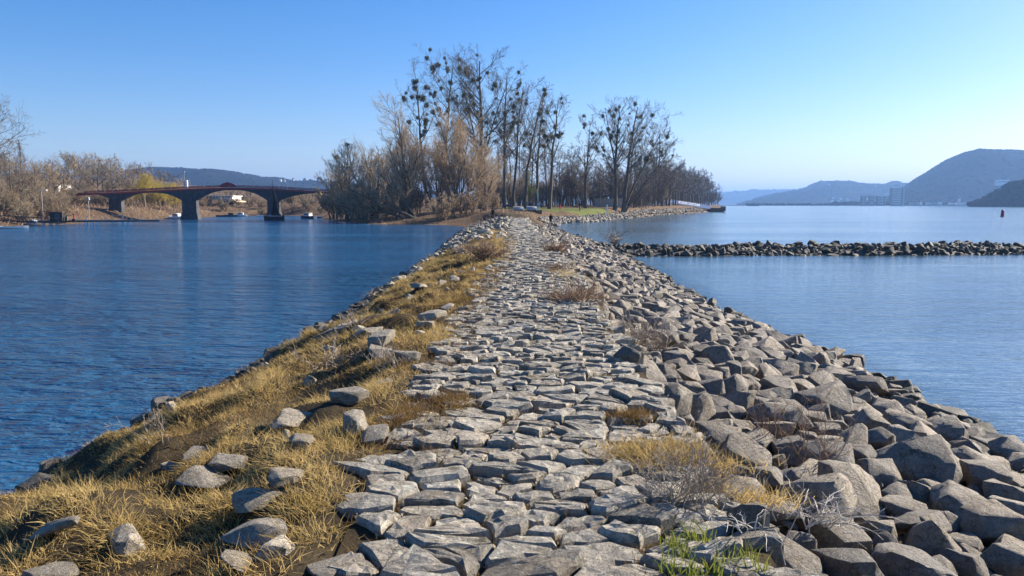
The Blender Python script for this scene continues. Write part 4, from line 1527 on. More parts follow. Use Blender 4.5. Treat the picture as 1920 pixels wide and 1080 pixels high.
# left bank trees
lbk = []
for i in range(56):
    px = -60 + 400 * (i + tr.random()) / 56
    D = tr.uniform(150, 235)
    x = XD(px, D)
    if 125 < px < 352: D = tr.uniform(206, 255); x = XD(px, D)      # beyond the bridge
    d_ = float(sdist(LBK, np.array([x]), np.array([D]))[0])
    if d_ < 6: D += 40; x = XD(px, D)
    g = Vector((x, D, Hlf(x, D) - 0.1))
    top = np.interp(px, [-60, 30, 80, 120, 180, 230, 270, 330, 360], [270, 305, 312, 302, 296, 305, 316, 330, 345]) + tr.uniform(-4, 18)
    h = htop(top, D, g.z)
    kind_ = i % 3
    if kind_ == 0:
        plant_tree('bank_tree', BG[i % 4], g, tall_word(top, 303, 318) + ' upright bare tree ' + where_left(px), group='bare trees on the left bank', rz=tr.random() * 6.28, s=h / 20 * 1.0, twig='willow_twig')
    else:
        plant_tree('bank_tree', OAK[i % 3], g, tall_word(top, 303, 318) + (' tan' if kind_ == 1 else ' grey') + ' spreading bare tree ' + where_left(px), group='bare trees on the left bank', rz=tr.random() * 6.28, s=h / 13.5, twig='dark_willow_twig' if kind_ == 1 else 'twig')
for i in range(80):
    px = -50 + 400 * (i + tr.random()) / 80
    D = tr.uniform(125, 215)
    x = XD(px, D)
    if 125 < px < 352: D = tr.uniform(202, 240); x = XD(px, D)
    d_ = float(sdist(LBK, np.array([x]), np.array([D]))[0])
    if d_ < 4: D += 45; x = XD(px, D)
    g = Vector((x, D, Hlf(x, D) - 0.1))
    top = tr.uniform(335, 372)
    h = max(2.0, htop(top, D, g.z))
    plant_tree('bank_willow', WIL[i % 4], g, tall_word(top, 347, 360) + (' orange brown' if i % 2 else ' dull brown') + ' thicket tree ' + where_left(px), group='thicket on the left bank', rz=tr.random() * 6.28, s=h / 11, twig='willow_twig' if i % 2 else 'dark_willow_twig')
big = tree_mesh(540, [(0, 0, 22, 2.0, 0, 0.45, 1.3), (0, 0, 19, 6.5, 1, 0.3, 1.2), (0, 0, 17, 8, -1, .25, 1.2)], 'oak', 0.9)
plant_tree('bare_tree', big, Vector((XD(-72, 120), 120, Hlf(XD(-72, 120), 120))), 'big bare tree reaching in from the left edge of the picture', group='bare trees on the left bank', s=0.72)
colm = tree_mesh(541, [(0, 0, 18, 0.3, 0, 0.25, 1.3)], 'column', 0.8)
plant_tree('column_poplar', colm, Vector((XD(44, 190), 190, Hlf(XD(44, 190), 190))), 'narrow upright poplar at the left edge', s=htop(268, 190, Hlf(XD(44, 190), 190)) / 18)
yw = tree_mesh(542, [(0, 0, 9, 0.5, 0, 0.3, 1.3), (0, 0, 8, 2, 0, 0.2, 1.3), (0, 0, 8, -2, 0, 0.2, 1.3)], 'weeping', 0.8)
for px, top, D, lab in [(272, 342, 186, 'tallest yellow weeping willow, its crown rising above the bridge deck'), (300, 354, 190, 'yellow weeping willow seen through the middle of the left arch'),
                        (326, 356, 194, 'yellow weeping willow close beside the middle pier'), (248, 362, 188, 'low yellow weeping willow near the left pier')]:
    x = XD(px, D); g = Vector((x, D, Hlf(x, D)))
    plant_tree('weeping_willow', yw, g, lab, rz=px, s=htop(top, D, g.z) / 8.6, twig='yellow_twig', bark='twig')
# trees on the bank beyond the bridge
for i in range(64):
    px = 375 + 250 * (i + tr.random()) / 64
    D = tr.uniform(236, 330)
    x = XD(px, D); g = Vector((x, D, Hlf(x, D) - 0.1))
    h = max(2.5, htop(tr.uniform(358, 378), D, g.z))
    plant_tree('far_bank_tree', (OAK[i % 3] if i % 2 else WIL[i % 4]), g, ('small rounded bare tree ' if i % 2 else 'small bushy many stemmed tree ') + where_left(px), group='trees under the bridge', rz=tr.random() * 6.28, s=h / (13.5 if i % 2 else 11), twig='twig' if i % 2 else 'dark_willow_twig')


for i in range(84):
    u = (i + tr.random()) / 84
    px = 0 + 350 * u if i < 58 else 380 + 235 * tr.random()
    D = tr.uniform(112, 132) if px < 60 else tr.uniform(130, 158) if px < 120 else tr.uniform(172, 200) if px < 360 else tr.uniform(220, 245)
    x = XD(px, D)
    while D < 260 and float(sdist(LBK, np.array([x]), np.array([D]))[0]) < 1.5: D += 3; x = XD(px, D)
    g = Vector((x, D, Hlf(x, D) - 0.1))
    plant_tree('bank_bush', BUSH[i % 3], g, ('tan' if i % 2 else 'brown') + ' bare bank bush ' + where_left(px), 'bush', 'bushes on the left bank', rz=tr.random() * 6.28, s=tr.uniform(0.55, 1.15), twig='willow_twig' if i % 2 else 'dark_willow_twig')


# dry shrubs on the causeway
def shrub(px, py, hpx, wpx, seed, n, label, twig, D=None, lean=0.0, lift=0.0, droop=0.0, thick=0.95):
    p = march(px, py, lambda x, y: float(H(x, y)) + lift)
    if p is None: return
    s = p.y / F_PX
    h, wd = hpx * s, wpx * s
    rng = np.random.default_rng(seed)
    P, R = [], []
    for i in range(n):
        u = np.linspace(0, 1, 6)
        f = rng.uniform(-1, 1)
        hh = h * rng.uniform(0.45, 1.0) * (1 - 0.35 * abs(f))
        x = rng.normal(0, wd * 0.16) + f * wd * 0.45 * u ** 1.1 + lean * h * u + np.cumsum(rng.normal(0, 0.03, 6)) * h
        y = rng.normal(0, wd * 0.14) + rng.normal(0, wd * 0.3) * u + np.cumsum(rng.normal(0, 0.03, 6)) * h
        z = hh * (u - droop * u * u) + np.cumsum(rng.normal(0, 0.015, 6)) * h
        P.append(np.stack([x, y, z], -1))
        R.append(np.linspace(1, 0.35, 6) * s * thick)
    P, R = np.array(P), np.array(R)
    P1, R1 = sprout(P, R, 5 if thick < 1.2 else 2, 0.2, 1.0, 36, 14, 0.42, 0.3, 0.4, 4, 0.06, 0.16, 0.8, rng, tip=0.5)
    P2, R2 = sprout(P1, R1, 3, 0.2, 1.0, 38, 14, 0.5, 0.3, 0.3, 3, 0.05, 0.16, 0.9, rng, tip=0.5)
    lo = s * 0.35
    V, q = cat([tubes(P, R, 4, rng), tubes(P1, np.maximum(R1, lo), 3, rng), tubes(P2, np.maximum(R2, lo * 0.8), 2, rng)])
    me = mesh_np('dry_shrub', V, [q], False)
    o = link('dry_shrub', me, M[twig], None, (p.x, p.y, p.z - 0.02))
    return tag(o, label, 'shrub', 'dry shrubs on the causeway')


shrub(912, 488, 40, 80, 601, 60, 'dense reddish shrub on the left side of the path far off', 'twig_red')
shrub(1042, 476, 26, 46, 602, 40, 'small reddish shrub at the right edge of the path near the groyne', 'twig_red')
shrub(1050, 512, 26, 50, 603, 26, 'low tan shrub at the right edge of the path, below the small reddish one', 'twig_red')
shrub(1080, 574, 52, 110, 604, 70, 'large greyish pink shrub at the right edge of the path halfway out', 'twig_red')
shrub(1205, 665, 84, 130, 605, 52, 'pale grey twiggy shrub among the boulders right of the path', 'twig_grey')
shrub(1290, 935, 130, 200, 606, 64, 'dark grey brush spreading over the edge of the paving beside the golden turf', 'twig_grey', lift=0.1)
shrub(1445, 830, 110, 90, 607, 16, 'thin brown stalks between the large boulders', 'twig_red', lift=0.15)
shrub(1540, 880, 150, 110, 608, 12, 'tall thin reddish stalks standing over the boulders', 'twig_red', lift=0.15)
shrub(1520, 975, 110, 210, 609, 34, 'tangle of silvery dead branches draped over the boulders', 'twig_white', lift=0.26, droop=0.6, thick=1.5)
shrub(1390, 985, 90, 150, 610, 14, 'pale dead sticks lying at the foot of the dark brush', 'twig_white', lift=0.18, droop=0.75, thick=1.4)
shrub(660, 610, 30, 60, 611, 12, 'few bare stalks above the rocks at the left water edge', 'twig_grey')
shrub(430, 720, 90, 130, 612, 10, 'dark bare stalks leaning over the water at the left', 'twig_grey', lean=-0.5)
shrub(300, 830, 80, 80, 613, 6, 'pale broken stalks at the left water edge', 'twig_grey', lean=-0.3)
shrub(880, 480, 30, 50, 614, 26, 'grey shrub behind the dense reddish one', 'twig_grey')
shrub(740, 690, 60, 80, 615, 14, 'thin grey stalks over the dark faced block', 'twig_grey')
shrub(640, 690, 70, 100, 617, 14, 'faint dry stalks in the middle of the grass bank', 'twig_grey')
d_p = Vector((XD(1155, 52.0), 52.0, 0.55))
rngd = np.random.default_rng(616)
P = np.array([[np.array([0, 0, 0]), np.array([rngd.normal(-.2, .35), rngd.normal(0, .3), rngd.uniform(0.25, .5)]), np.array([rngd.normal(-.3, .7), rngd.normal(0, .5), rngd.uniform(0.4, 1.1)])] for _ in range(26)])
V, q = tubes(P, np.tile([[0.03, 0.022, 0.012]], (26, 1)), 4)
tag(link('driftwood', mesh_np('driftwood', V, [q]), M['twig_grey'], None, d_p), 'clump of driftwood sticks caught on top of the groyne', 'driftwood')
# two leaning single stems near the right
for pts, lab in [([(1588, 912, 0.0), (1570, 860, .22), (1600, 800, .5), (1622, 755, .68)], 'single long dark stem curving up over the boulders'), ([(1472, 1060, 0.0), (1464, 1025, .2), (1486, 985, 0.42), (1502, 950, .55)], 'whitish bent stick standing up at the bottom of the boulders')]:
    b = march(pts[0][0], pts[0][1], lambda x, y: float(Hc(x, y)) + 0.1)
    P = np.array([[np.array(W(px, py, b.y + 0.05 * i)) for i, (px, py, _) in enumerate(pts)]])
    V, q = tubes(P, np.array([[0.0035, 0.003, 0.0025, 0.0015]]), 5)
    tag(link('stick', mesh_np('stick', V, [q], True), M['twig_grey']), lab, 'stick')


# ------------------------------------------------------------------ the bridge
BD = 166.0
def bx(px): return XD(px, BD)
def bz(py): return W(960, py, BD).z


bridge = empty('bridge', (bx(357), BD, 0), 0, 'old dark stone arch bridge with a dull red parapet across the left channel', 'bridge')
bo = Vector((bx(357), BD, 0))
inv = lambda x, z: (x - bo.x, z)
TOPX = [(145, 359.5), (165, 358), (220, 356.5), (300, 352.5), (357, 349.5), (430, 347.5), (514, 349), (560, 352), (640, 357), (700, 360)]
def top_at(px): return np.interp(px, [a for a, b in TOPX], [b for a, b in TOPX])


def ribbon(pa, pb, n, o_top, o_bot, y0, y1):
    up = [inv(bx(px), bz(top_at(px) + o_top)) for px in np.linspace(pa, pb, n)]
    dn = [inv(bx(px), bz(top_at(px) + o_bot)) for px in np.linspace(pb, pa, n)]
    mb = MB()
    for i in range(n - 1):
        mb.prism([dn[n - 1 - i], dn[n - 2 - i], up[i + 1], up[i]], y0, y1)
    return mb


ribbon(147, 700, 25, 4.2, 7.5, -0.75, 0.75).build('deck_girder', M['bridge_red'], bridge)
ribbon(163, 698, 24, -0.2, 0.8, -.73, -.63).build('handrail', M['bridge_red'], bridge)
ribbon(163, 698, 24, 1.6, 3.4, -.71, -.65).build('parapet_panel', M['bridge_red'], bridge)
ribbon(163, 698, 24, -0.2, 0.8, .63, .73).build('handrail', M['bridge_red'], bridge)
rp_me = None
for i, px in enumerate(np.arange(170, 690, 15.5)):
    x, z = inv(bx(px), bz(top_at(px) + 4.2))
    hh = bz(top_at(px) - 1.2) - bz(top_at(px) + 4.2)
    if rp_me is None:
        o = MB().box((0, 0, hh / 2), (0.07, 0.07, hh)).build('railing_post', M['grey'], bridge, (x, -0.78, z))
        rp_me = o.data
    else:
        link('railing_post', rp_me, None, bridge, (x, -0.78, z))
PIERS = [(219, 23, 405.5), (357, 27, 412.5), (514, 22, 410.5)]
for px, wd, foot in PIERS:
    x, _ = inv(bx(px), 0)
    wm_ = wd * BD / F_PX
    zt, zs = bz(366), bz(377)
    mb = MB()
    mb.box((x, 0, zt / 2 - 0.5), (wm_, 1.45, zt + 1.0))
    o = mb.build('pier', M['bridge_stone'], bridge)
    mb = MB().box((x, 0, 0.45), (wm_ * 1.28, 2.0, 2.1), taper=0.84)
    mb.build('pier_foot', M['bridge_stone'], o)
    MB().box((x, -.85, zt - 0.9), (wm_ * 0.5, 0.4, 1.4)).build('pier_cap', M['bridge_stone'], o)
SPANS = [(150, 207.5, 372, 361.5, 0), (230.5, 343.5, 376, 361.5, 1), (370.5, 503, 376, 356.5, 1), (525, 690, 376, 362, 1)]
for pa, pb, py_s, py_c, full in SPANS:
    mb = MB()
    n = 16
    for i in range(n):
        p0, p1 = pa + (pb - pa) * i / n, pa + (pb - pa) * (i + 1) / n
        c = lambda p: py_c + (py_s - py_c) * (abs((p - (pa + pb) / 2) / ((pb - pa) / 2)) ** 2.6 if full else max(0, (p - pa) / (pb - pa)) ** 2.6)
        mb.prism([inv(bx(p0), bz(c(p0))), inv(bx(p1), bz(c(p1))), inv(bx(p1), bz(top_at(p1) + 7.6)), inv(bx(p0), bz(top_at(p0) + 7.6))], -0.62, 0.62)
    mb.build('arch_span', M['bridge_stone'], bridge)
for px in (219, 357, 514):
    x, z = inv(bx(px), bz(370))
    MB().box((x, 0, (bz(top_at(px) + 7.6) + bz(368)) / 2), ({219: 23, 357: 27, 514: 22}[px] * BD / F_PX, 1.35, bz(top_at(px) + 7.6) - bz(368))).build('spandrel_wall', M['bridge_stone'], bridge)
x, z = inv(bx(431), bz(350))
MB().prism([(x - 1.9, z), (x + 1.9, z), (x + 1.3, z + .55), (x, z + .95), (x - 1.3, z + .55)], -.86, -.79).build('gable_panel', M['bridge_red'], bridge)
x, z = inv(bx(354), bz(349.5))
MB().box((x, -0.7, z + 0.55), (0.45, 0.45, 1.5)).build('cabinet', M['white'], bridge)
m_ = MB().bar((x - 0.4, -.7, z - .2), (x - 0.4, -.7, z + 3.0), 0.05).box((x - 0.4, -.7, z + 3.05), (0.3, 0.2, 0.3))
m_.build('lamp_mast', M['grey'], bridge)
MB().bar((x + .7, -.7, z - .2), (x + .7, -.7, z + 1.6), 0.04).build('lamp_mast', M['grey'], bridge)


# ------------------------------------------------------------------ boats, pontoons and other things on the water
def hull(L, B, Hh, sheer=0.25, n=9, stern=0.75):
    """boat hull along x, bow at +x"""
    V, q = [], []
    prof = [(0.0, -0.25), (0.62, -0.1), (0.92, 0.35), (1.0, 1.0)]
    for i in range(n):
        u = i / (n - 1)
        wd = B / 2 * (stern + (1 - stern) * min(1, u * 2.5)) * (1 - max(0, (u - 0.45) / 0.55) ** 2.2) + 0.02
        top = Hh * (1 + sheer * (2 * u - 0.9) ** 2)
        pts = [(wd * a, top * b) for a, b in prof]
        for s_, z in pts: V.append((L * (u - 0.5), s_, z))
        for s_, z in pts: V.append((L * (u - 0.5), -s_, z))
    m = len(prof)
    for i in range(n - 1):
        a, b = i * 2 * m, (i + 1) * 2 * m
        for j in range(m - 1):
            q.append([a + j, b + j, b + j + 1, a + j + 1])
            q.append([a + m + j + 1, b + m + j + 1, b + m + j, a + m + j])
        q.append([a + m - 1, b + m - 1, b + 2 * m - 1, a + 2 * m - 1])   # deck
    mb = MB().add(V, [q])
    mb.q.append(np.array([[0, 1, 2, 3, 2 * m - 1, 2 * m - 2, 2 * m - 3, 2 * m - 4]]))
    return mb


def motor_boat(px, py, L, label, hm, cm, rz=0.0, D=None, cabin=True, mast=0.0):
    D = D or at_z(px, py, 0.05).y
    e = empty('motor_boat', (XD(px, D), D, 0), rz, label, 'boat', 'boats moored in the left channel')
    hull(L, L * 0.34, L * 0.13).build('hull', hm, e, smooth=False)
    if cabin:
        c = MB().box((L * 0.02, 0, L * 0.20), (L * 0.42, L * 0.25, L * 0.16), taper=0.86).build('cabin', cm, e)
        for s_ in (-1, 1):
            MB().box((L * 0.02, s_ * L * 0.121, L * 0.215), (L * 0.30, 0.05, L * 0.06)).build('window', M['glass'], c)
        MB().box((-L * 0.06, 0, L * 0.285), (L * 0.28, L * 0.22, 0.06)).build('cabin_roof', cm, e)
        rl = MB()
        for u in np.linspace(0.18, 0.42, 4):
            rl.bar((L * u, L * 0.10 * (0.9 - u), L * .13), (L * u, L * 0.10 * (0.9 - u), L * .21), 0.02, 4)
        rl.bar((L * .18, L * .07, L * .21), (L * .42, L * .05, L * .21), 0.02, 4)
        rl.build('railing', M['grey'], e)
    if mast:
        MB().bar((0, 0, L * 0.1), (0, 0, mast), 0.05).build('mast', M['grey'], e)
    return e


motor_boat(577, 407.5, 4.6, 'navy motor boat with a white cabin right of the sailing boat', M['navy'], M['white'], rz=2.6, D=176)
motor_boat(330, 410.5, 4.2, 'white cabin cruiser moored left of the middle pier', M['white'], M['white'], rz=-0.4, D=173)
motor_boat(252, 408, 3.4, 'small white wheelhouse boat at the end of the landing stage', M['white'], M['white'], rz=0.2, D=168, mast=2.6)
motor_boat(222, 406, 3.6, 'grey work boat moored below the left pier', M['grey'], M['grey'], rz=0.1, D=160)
motor_boat(432, 404.6, 3.4, 'low dark boat at the far bank under the middle arch', M['navy'], M['dark'], rz=0.1, D=205)
motor_boat(450, 404.4, 3.6, 'low white boat under an awning at the far bank', M['white'], M['white'], rz=0.1, D=208)
motor_boat(486, 403.6, 1.9, 'tiny white dinghy at the far bank left of the sailing boat', M['white'], M['white'], D=212, cabin=False)
motor_boat(415, 405.4, 2.8, 'long flat dark punt at the far bank right of the middle pier', M['dark'], M['dark'], D=205, cabin=False)
motor_boat(600, 407, 2.4, 'small flat boat by the bank right of the navy motor boat', M['dark'], M['dark'], D=180, cabin=False)

D_ = 158.0
sb = empty('sailing_boat', (XD(514, D_), D_, 0), 0.0, 'black hulled sailing boat with dark furled sails anchored before the right pier', 'boat', 'boats moored in the left channel')
hull(4.0, 1.5, 0.75, 0.35).build('hull', M['dark'], sb)
MB().box((0, 0, 0.86), (3.3, 1.15, 0.16)).build('deck_rail', M['grey'], sb)
mast_h = htop(337, D_, 0)
MB().bar((0.1, 0, 0.4), (-0.15, 0, mast_h), 0.08, 6, 0.04).build('mast', M['dark'], sb)
MB().bar((-1.5, 0, 1.0), (1.35, 0, 1.15), 0.10).build('boom', M['dark'], sb)
zt = mast_h * 0.78
MB().prism([(-0.62, 1.1), (1.0, 1.1), (0.42, zt * 0.6), (0.06, zt), (-0.12, zt * 0.6)], -0.09, 0.09).build('sail', M['black'], sb)
r_ = MB().bar((1.75, 0, 0.8), (-0.1, 0, mast_h * 0.8), 0.025, 4).bar((-1.7, 0, 0.8), (-0.12, 0, mast_h * .9), 0.018, 4)
r_.build('rigging', M['wood'], sb)
MB().box((1.1, 0, 0.95), (0.5, 0.7, 0.5), taper=0.8).build('tarpaulin', M['black'], sb)
MB().box((-0.9, 0, 0.95), (0.7, 0.8, 0.35), taper=0.8).build('cabin', M['grey'], sb)

# landing stage on the left
LD = 118.0
pon = empty('landing_stage', (XD(150, LD), LD, 0), 0.32, 'long dark landing stage on white floats along the left bank', 'pontoon')
MB().box((2.2, 3.0, 0.62), (17.0, 1.6, 0.22)).build('deck', M['dark'], pon)
MB().box((2.2, 2.19, 0.80), (17.0, 0.06, 0.10)).build('kerb_rail', M['grey'], pon)
for k, x in enumerate([-5.6, -4.6, -3.7, 0.2, 1.0, 1.8, 5.0, 5.8, 6.5]):
    MB().box((x, 2.35, 0.22), (0.42, 0.5, 0.58)).build('float', M['white'], pon)
for k, x in enumerate(np.linspace(-6, 10.5, 14)):
    MB().box((x, 2.2, 1.05), (0.07, 0.07, 0.55 + 0.25 * (k % 3))).build('mooring_post', M['grey'], pon)
hutp = pon.matrix_basis @ Vector((-4.4, 3.0, 0.73))
th = math.radians(0)
hut = empty('hut', (XD(96, 117), 118.3, 0.72), 0.2, 'black tool container standing on the landing stage', 'container')
MB().box((0, 0, 0.65), (1.75, 1.1, 1.3)).build('wall', M['dark'], hut)
MB().box((0, 0, 1.34), (1.9, 1.25, 0.08)).build('roof', M['rust'], hut)
MB().box((0.2, -0.565, 0.6), (0.7, 0.05, 1.1)).build('door', M['roof'], hut)
for s_ in (0, 1):
    MB().box((1.15 + 0.2 * s_, 0.1, 0.32 + .05 * s_), (0.14, 0.3, 0.7)).build('gas_bottle', M['rust'], hut)
gw = empty('gangway', (XD(0, 112), 112, 0), 0, 'dark lattice gangway sloping down from the bank to the landing stage', 'gangway')
xa_, xb_ = XD(-20, 112) - gw.location.x, XD(84, 112) - gw.location.x
za_, zb_ = bz(0) * 0 + W(0, 413, 112).z, W(0, 419.5, 112).z
MB().bar((xa_, 0, za_), (xb_, 4, zb_), 0.09).build('lower_rail', M['dark'], gw)
MB().bar((xa_, 0, za_ + 0.75), (xb_, 4, zb_ + 0.62), 0.06).build('handrail', M['dark'], gw)
MB().bar((xa_, 1.1, za_), (xb_, 5.1, zb_), 0.09).build('lower_rail', M['dark'], gw)
lat = MB()
for u in np.linspace(0.0, 0.96, 18):
    f = lambda u: np.array([xa_ + (xb_ - xa_) * u, 4 * u, za_ + (zb_ - za_) * u])
    lat.bar(f(u), f(u + 0.02) + np.array([0, 0, 0.7]), 0.025, 4).bar(f(u + 0.02) + np.array([0, 0, .7]), f(u + 0.04), 0.025, 4)
lat.build('lattice', M['dark'], gw)
wb = empty('skiff', (XD(18, 104), 104, 0), 0.25, 'flat white skiff drawn up at the left edge of the water', 'boat', 'boats moored in the left channel')
hull(4.2, 0.9, 0.32).build('hull', M['white'], wb)
MB().box((0, 0, 0.33), (1.6, 0.5, 0.06)).build('thwart', M['wood'], wb)
tarp = empty('covered_boat', (XD(58, 118), 118, Hlf(XD(58, 118), 118)), 0, 'boat under a pale blue tarpaulin on the left bank', 'boat')
hull(1.9, 0.8, 0.35).build('hull', M['white'], tarp)
MB().prism([(-0.85, 0.36), (0.85, 0.36), (0.5, 0.72), (0.1, 0.85), (-0.5, 0.62)], -0.4, 0.4).build('tarpaulin', flat('pale_tarpaulin', (0.30, 0.38, 0.50), 0.7), tarp)
# red winch on the stage
wn = empty('winch', (XD(137, 118), 118, 0.73), 0, 'red hand winch standing on the landing stage', 'winch')
MB().box((0, 0, 0.15), (0.5, 0.4, 0.3)).build('base', M['dark'], wn)
MB().bar((0, 0, 0.3), (0.02, 0, 0.95), 0.12, 6, 0.07).build('post', M['buoyred'], wn)
MB().bar((-0.14, 0, 1.0), (0.16, 0, 1.05), 0.09).build('drum', M['buoyred'], wn)
MB().bar((0.1, 0, .98), (0.1, -0.25, .8), 0.03, 4).build('handle', M['dark'], wn)


def lamp_post(px, D, py_top, py_bot, label, arm=True):
    x = XD(px, D)
    z0, z1 = Hlf(x, D), W(0, py_top, D).z
    e = empty('street_lamp', (x, D, z0), 0, label, 'lamp', 'lamps on the left bank')
    MB().bar((0, 0, -.2), (0, 0, z1 - z0), 0.07).build('pole', M['grey'], e)
    if arm:
        MB().box((0.45, 0, z1 - z0 + 0.05), (1.0, 0.3, 0.14)).build('lamp_head', M['white'], e)
    else:
        MB().box((0, 0, z1 - z0), (0.45, 0.4, 0.55), taper=0.7).build('lamp_head', M['grey'], e)


lamp_post(79, 130, 357, 390, 'tall lamp with a flat white head above the left bank')
lamp_post(35, 124, 388, 415, 'squat grey lamp beside the gangway', arm=False)
lamp_post(166, 140, 372, 410, 'thin pale post lamp on the left bank by the stage', arm=False)

# buoy on the right
bD = at_z(1881, 406, 0).y
bu = empty('buoy', (XD(1881, bD), bD, 0), 0, 'red cylindrical river buoy floating on the right', 'buoy')
sc_ = bD / F_PX * 0.85
MB().lathe([(0.0, -.3), (4.5 * sc_, -.2), (4.6 * sc_, 0.5 * sc_), (3.4 * sc_, 2.5 * sc_)], k=16).build('float', M['buoyred'], bu, smooth=True)
MB().lathe([(3.5 * sc_, 2.0 * sc_), (3.2 * sc_, 8 * sc_), (2.9 * sc_, 13 * sc_), (2.2 * sc_, 14.6 * sc_), (0, 15.2 * sc_)], k=16).build('body', M['buoyred'], bu, smooth=True)
# far barge
gD = 1500.0
bg_ = empty('barge', (XD(1412, gD), gD, 0), 3.0, 'distant dark river barge before the blue hills', 'ship')
hull(22, 7, 2.6, 0.2).build('hull', M['roof'], bg_)
MB().box((-7, 0, 4.2), (5, 5, 3.4)).build('wheelhouse', M['grey'], bg_)
MB().box((3, 0, 3.2), (10, 5, 1.0)).build('hatch_cover', M['rust'], bg_)
MB().bar((-5, 0, 4), (-5, 0, 9), 0.2).build('mast', M['grey'], bg_)
# pontoon of the ferry landing with its gangway and banner
fD = 330.0
fz = fD / F_PX
fp = empty('ferry_pontoon', (XD(1342, fD), fD, 0), 0.0, 'rusty ferry pontoon moored off the right shore of the island', 'pontoon')
MB().box((0, 0, 5.2 * fz * 0.45), (26 * fz, 6, 9.5 * fz), taper=0.97).build('hull', M['rust'], fp)
MB().box((0, 0, 5.2 * fz * 0.45 + 4.9 * fz), (27 * fz, 6.3, 0.12)).build('deck', M['dark'], fp)
rl = MB()
for u in np.linspace(-12, 12, 9):
    rl.bar((u * fz, -2.9, 7 * fz), (u * fz, -2.9, 10.5 * fz), 0.05, 4)
rl.bar((-12 * fz, -2.9, 10.5 * fz), (12 * fz, -2.9, 10.5 * fz), 0.05, 4)
rl.build('railing', M['grey'], fp)
MB().box((16.5 * fz, 2, 1.4), (6 * fz, 3, 2.0)).build('fender', M['dark'], fp)
MB().box((-16 * fz, 1, 0.5), (8 * fz, 3, 0.9)).build('fender', M['dark'], fp)
fg = empty('ferry_gangway', (XD(1255, 300), 300, 0), 0.0, 'blue grey ferry gangway sloping down to the rusty pontoon', 'gangway')
ox = fg.location.x
pA, pB = W(1250, 379, 300), W(1332, 389, 326)
mb = MB()
for s_ in (0.0, 1.6):
    mb.bar((pA.x - ox, s_, pA.z + 1.3), (pB.x - ox, pB.y - 300 + s_, pB.z + 0.8), 0.07).bar((pA.x - ox, s_, pA.z - .1), (pB.x - ox, pB.y - 300 + s_, pB.z - .6), 0.12)
mb.build('girder', M['navy'], fg)
mb = MB()
a_, b2 = np.array((pA.x - ox, 0.05, pA.z)), np.array((pB.x - ox, pB.y - 300 + 0.05, pB.z - .5))
mb.add([a_ + (0, 0, -.1), b2 + (0, 0, -.1), b2 + (0, 0, 1.2), a_ + (0, 0, 1.3), a_ + (0, .06, -.1), b2 + (0, .06, -.1), b2 + (0, .06, 1.2), a_ + (0, .06, 1.3)],
       [[[0, 1, 2, 3], [7, 6, 5, 4], [0, 4, 5, 1], [3, 2, 6, 7]]])
mb.build('side_panel', M['blue'], fg)
# the banner: pale strip with a row of dark blue letter marks, unreadable at this distance
ban = MB()
f1, f2 = 0.26, 0.74
pa_, pb_ = a_ + (b2 - a_) * f1, a_ + (b2 - a_) * f2
off = np.array((0, -.06, 0))
ban.add([pa_ + off + (0, 0, .35), pb_ + off + (0, 0, .35), pb_ + off + (0, 0, 1.15), pa_ + off + (0, 0, 1.15), pa_ + (0, 0, .35), pb_ + (0, 0, .35), pb_ + (0, 0, 1.15), pa_ + (0, 0, 1.15)],
        [[[0, 1, 2, 3], [0, 4, 5, 1], [3, 2, 6, 7]]])
bo_ = ban.build('banner', flat('banner_cloth', (0.62, 0.68, 0.80), 0.8), fg)
lt = MB()
rgl = random.Random(9)
u = 0.05
while u < 0.95:
    wl = rgl.uniform(0.012, 0.03)
    p0, p1 = pa_ + (pb_ - pa_) * u, pa_ + (pb_ - pa_) * (u + wl)
    hl = rgl.uniform(0.3, 0.45)
    lt.add([p0 + off * 1.5 + (0, 0, .55), p1 + off * 1.5 + (0, 0, .55), p1 + off * 1.5 + (0, 0, .55 + hl), p0 + off * 1.5 + (0, 0, .55 + hl)], [[[0, 1, 2, 3]]])
    u += wl + rgl.choice((0.008, 0.01, 0.03))
lt.build('lettering', M['navy'], bo_)


# ------------------------------------------------------------------ buildings
def house(px, D, py_base, wpx, hpx, label, wall, roof, rz=0.0, wins=(3, 2), depth=8, group=None, z0=None, name='house', gable=0.35, fn=Hlf):
    s = D / F_PX
    x = XD(px, D)
    z = W(0, py_base, D).z if z0 is None else z0
    wd, hh = wpx * s, hpx * s
    e = empty(name, (x, D, z), rz, label, 'house', group)
    MB().box((0, depth / 2, hh / 2 - 1.0), (wd, depth, hh + 2.0)).build('wall', wall, e)
    rh = wd * gable
    mb = MB()
    mb.add([(-wd / 2 - .2, -.3, hh), (wd / 2 + .2, -.3, hh), (wd / 2 + .2, depth + .3, hh), (-wd / 2 - .2, depth + .3, hh), (-wd / 2 - .2, depth / 2, hh + rh), (wd / 2 + .2, depth / 2, hh + rh)],
           [[[0, 1, 5, 4], [2, 3, 4, 5]], [[0, 4, 3], [1, 2, 5]], [[0, 3, 2, 1]]])
    mb.build('roof', roof, e)
    nx, nz = wins
    for i in range(nx):
        for j in range(nz):
            wx, wz = wd * (-.5 + (i + .5) / nx), hh * ((j + .5) / nz)
            f = MB().box((wx, -0.03, wz), (wd / nx * 0.45, 0.1, hh / nz * 0.5)).build('window', M['glass'], e)
            MB().box((wx, -0.05, wz - hh / nz * 0.28), (wd / nx * 0.5, 0.16, hh / nz * 0.06)).build('sill', M['concrete'], f)
    return e


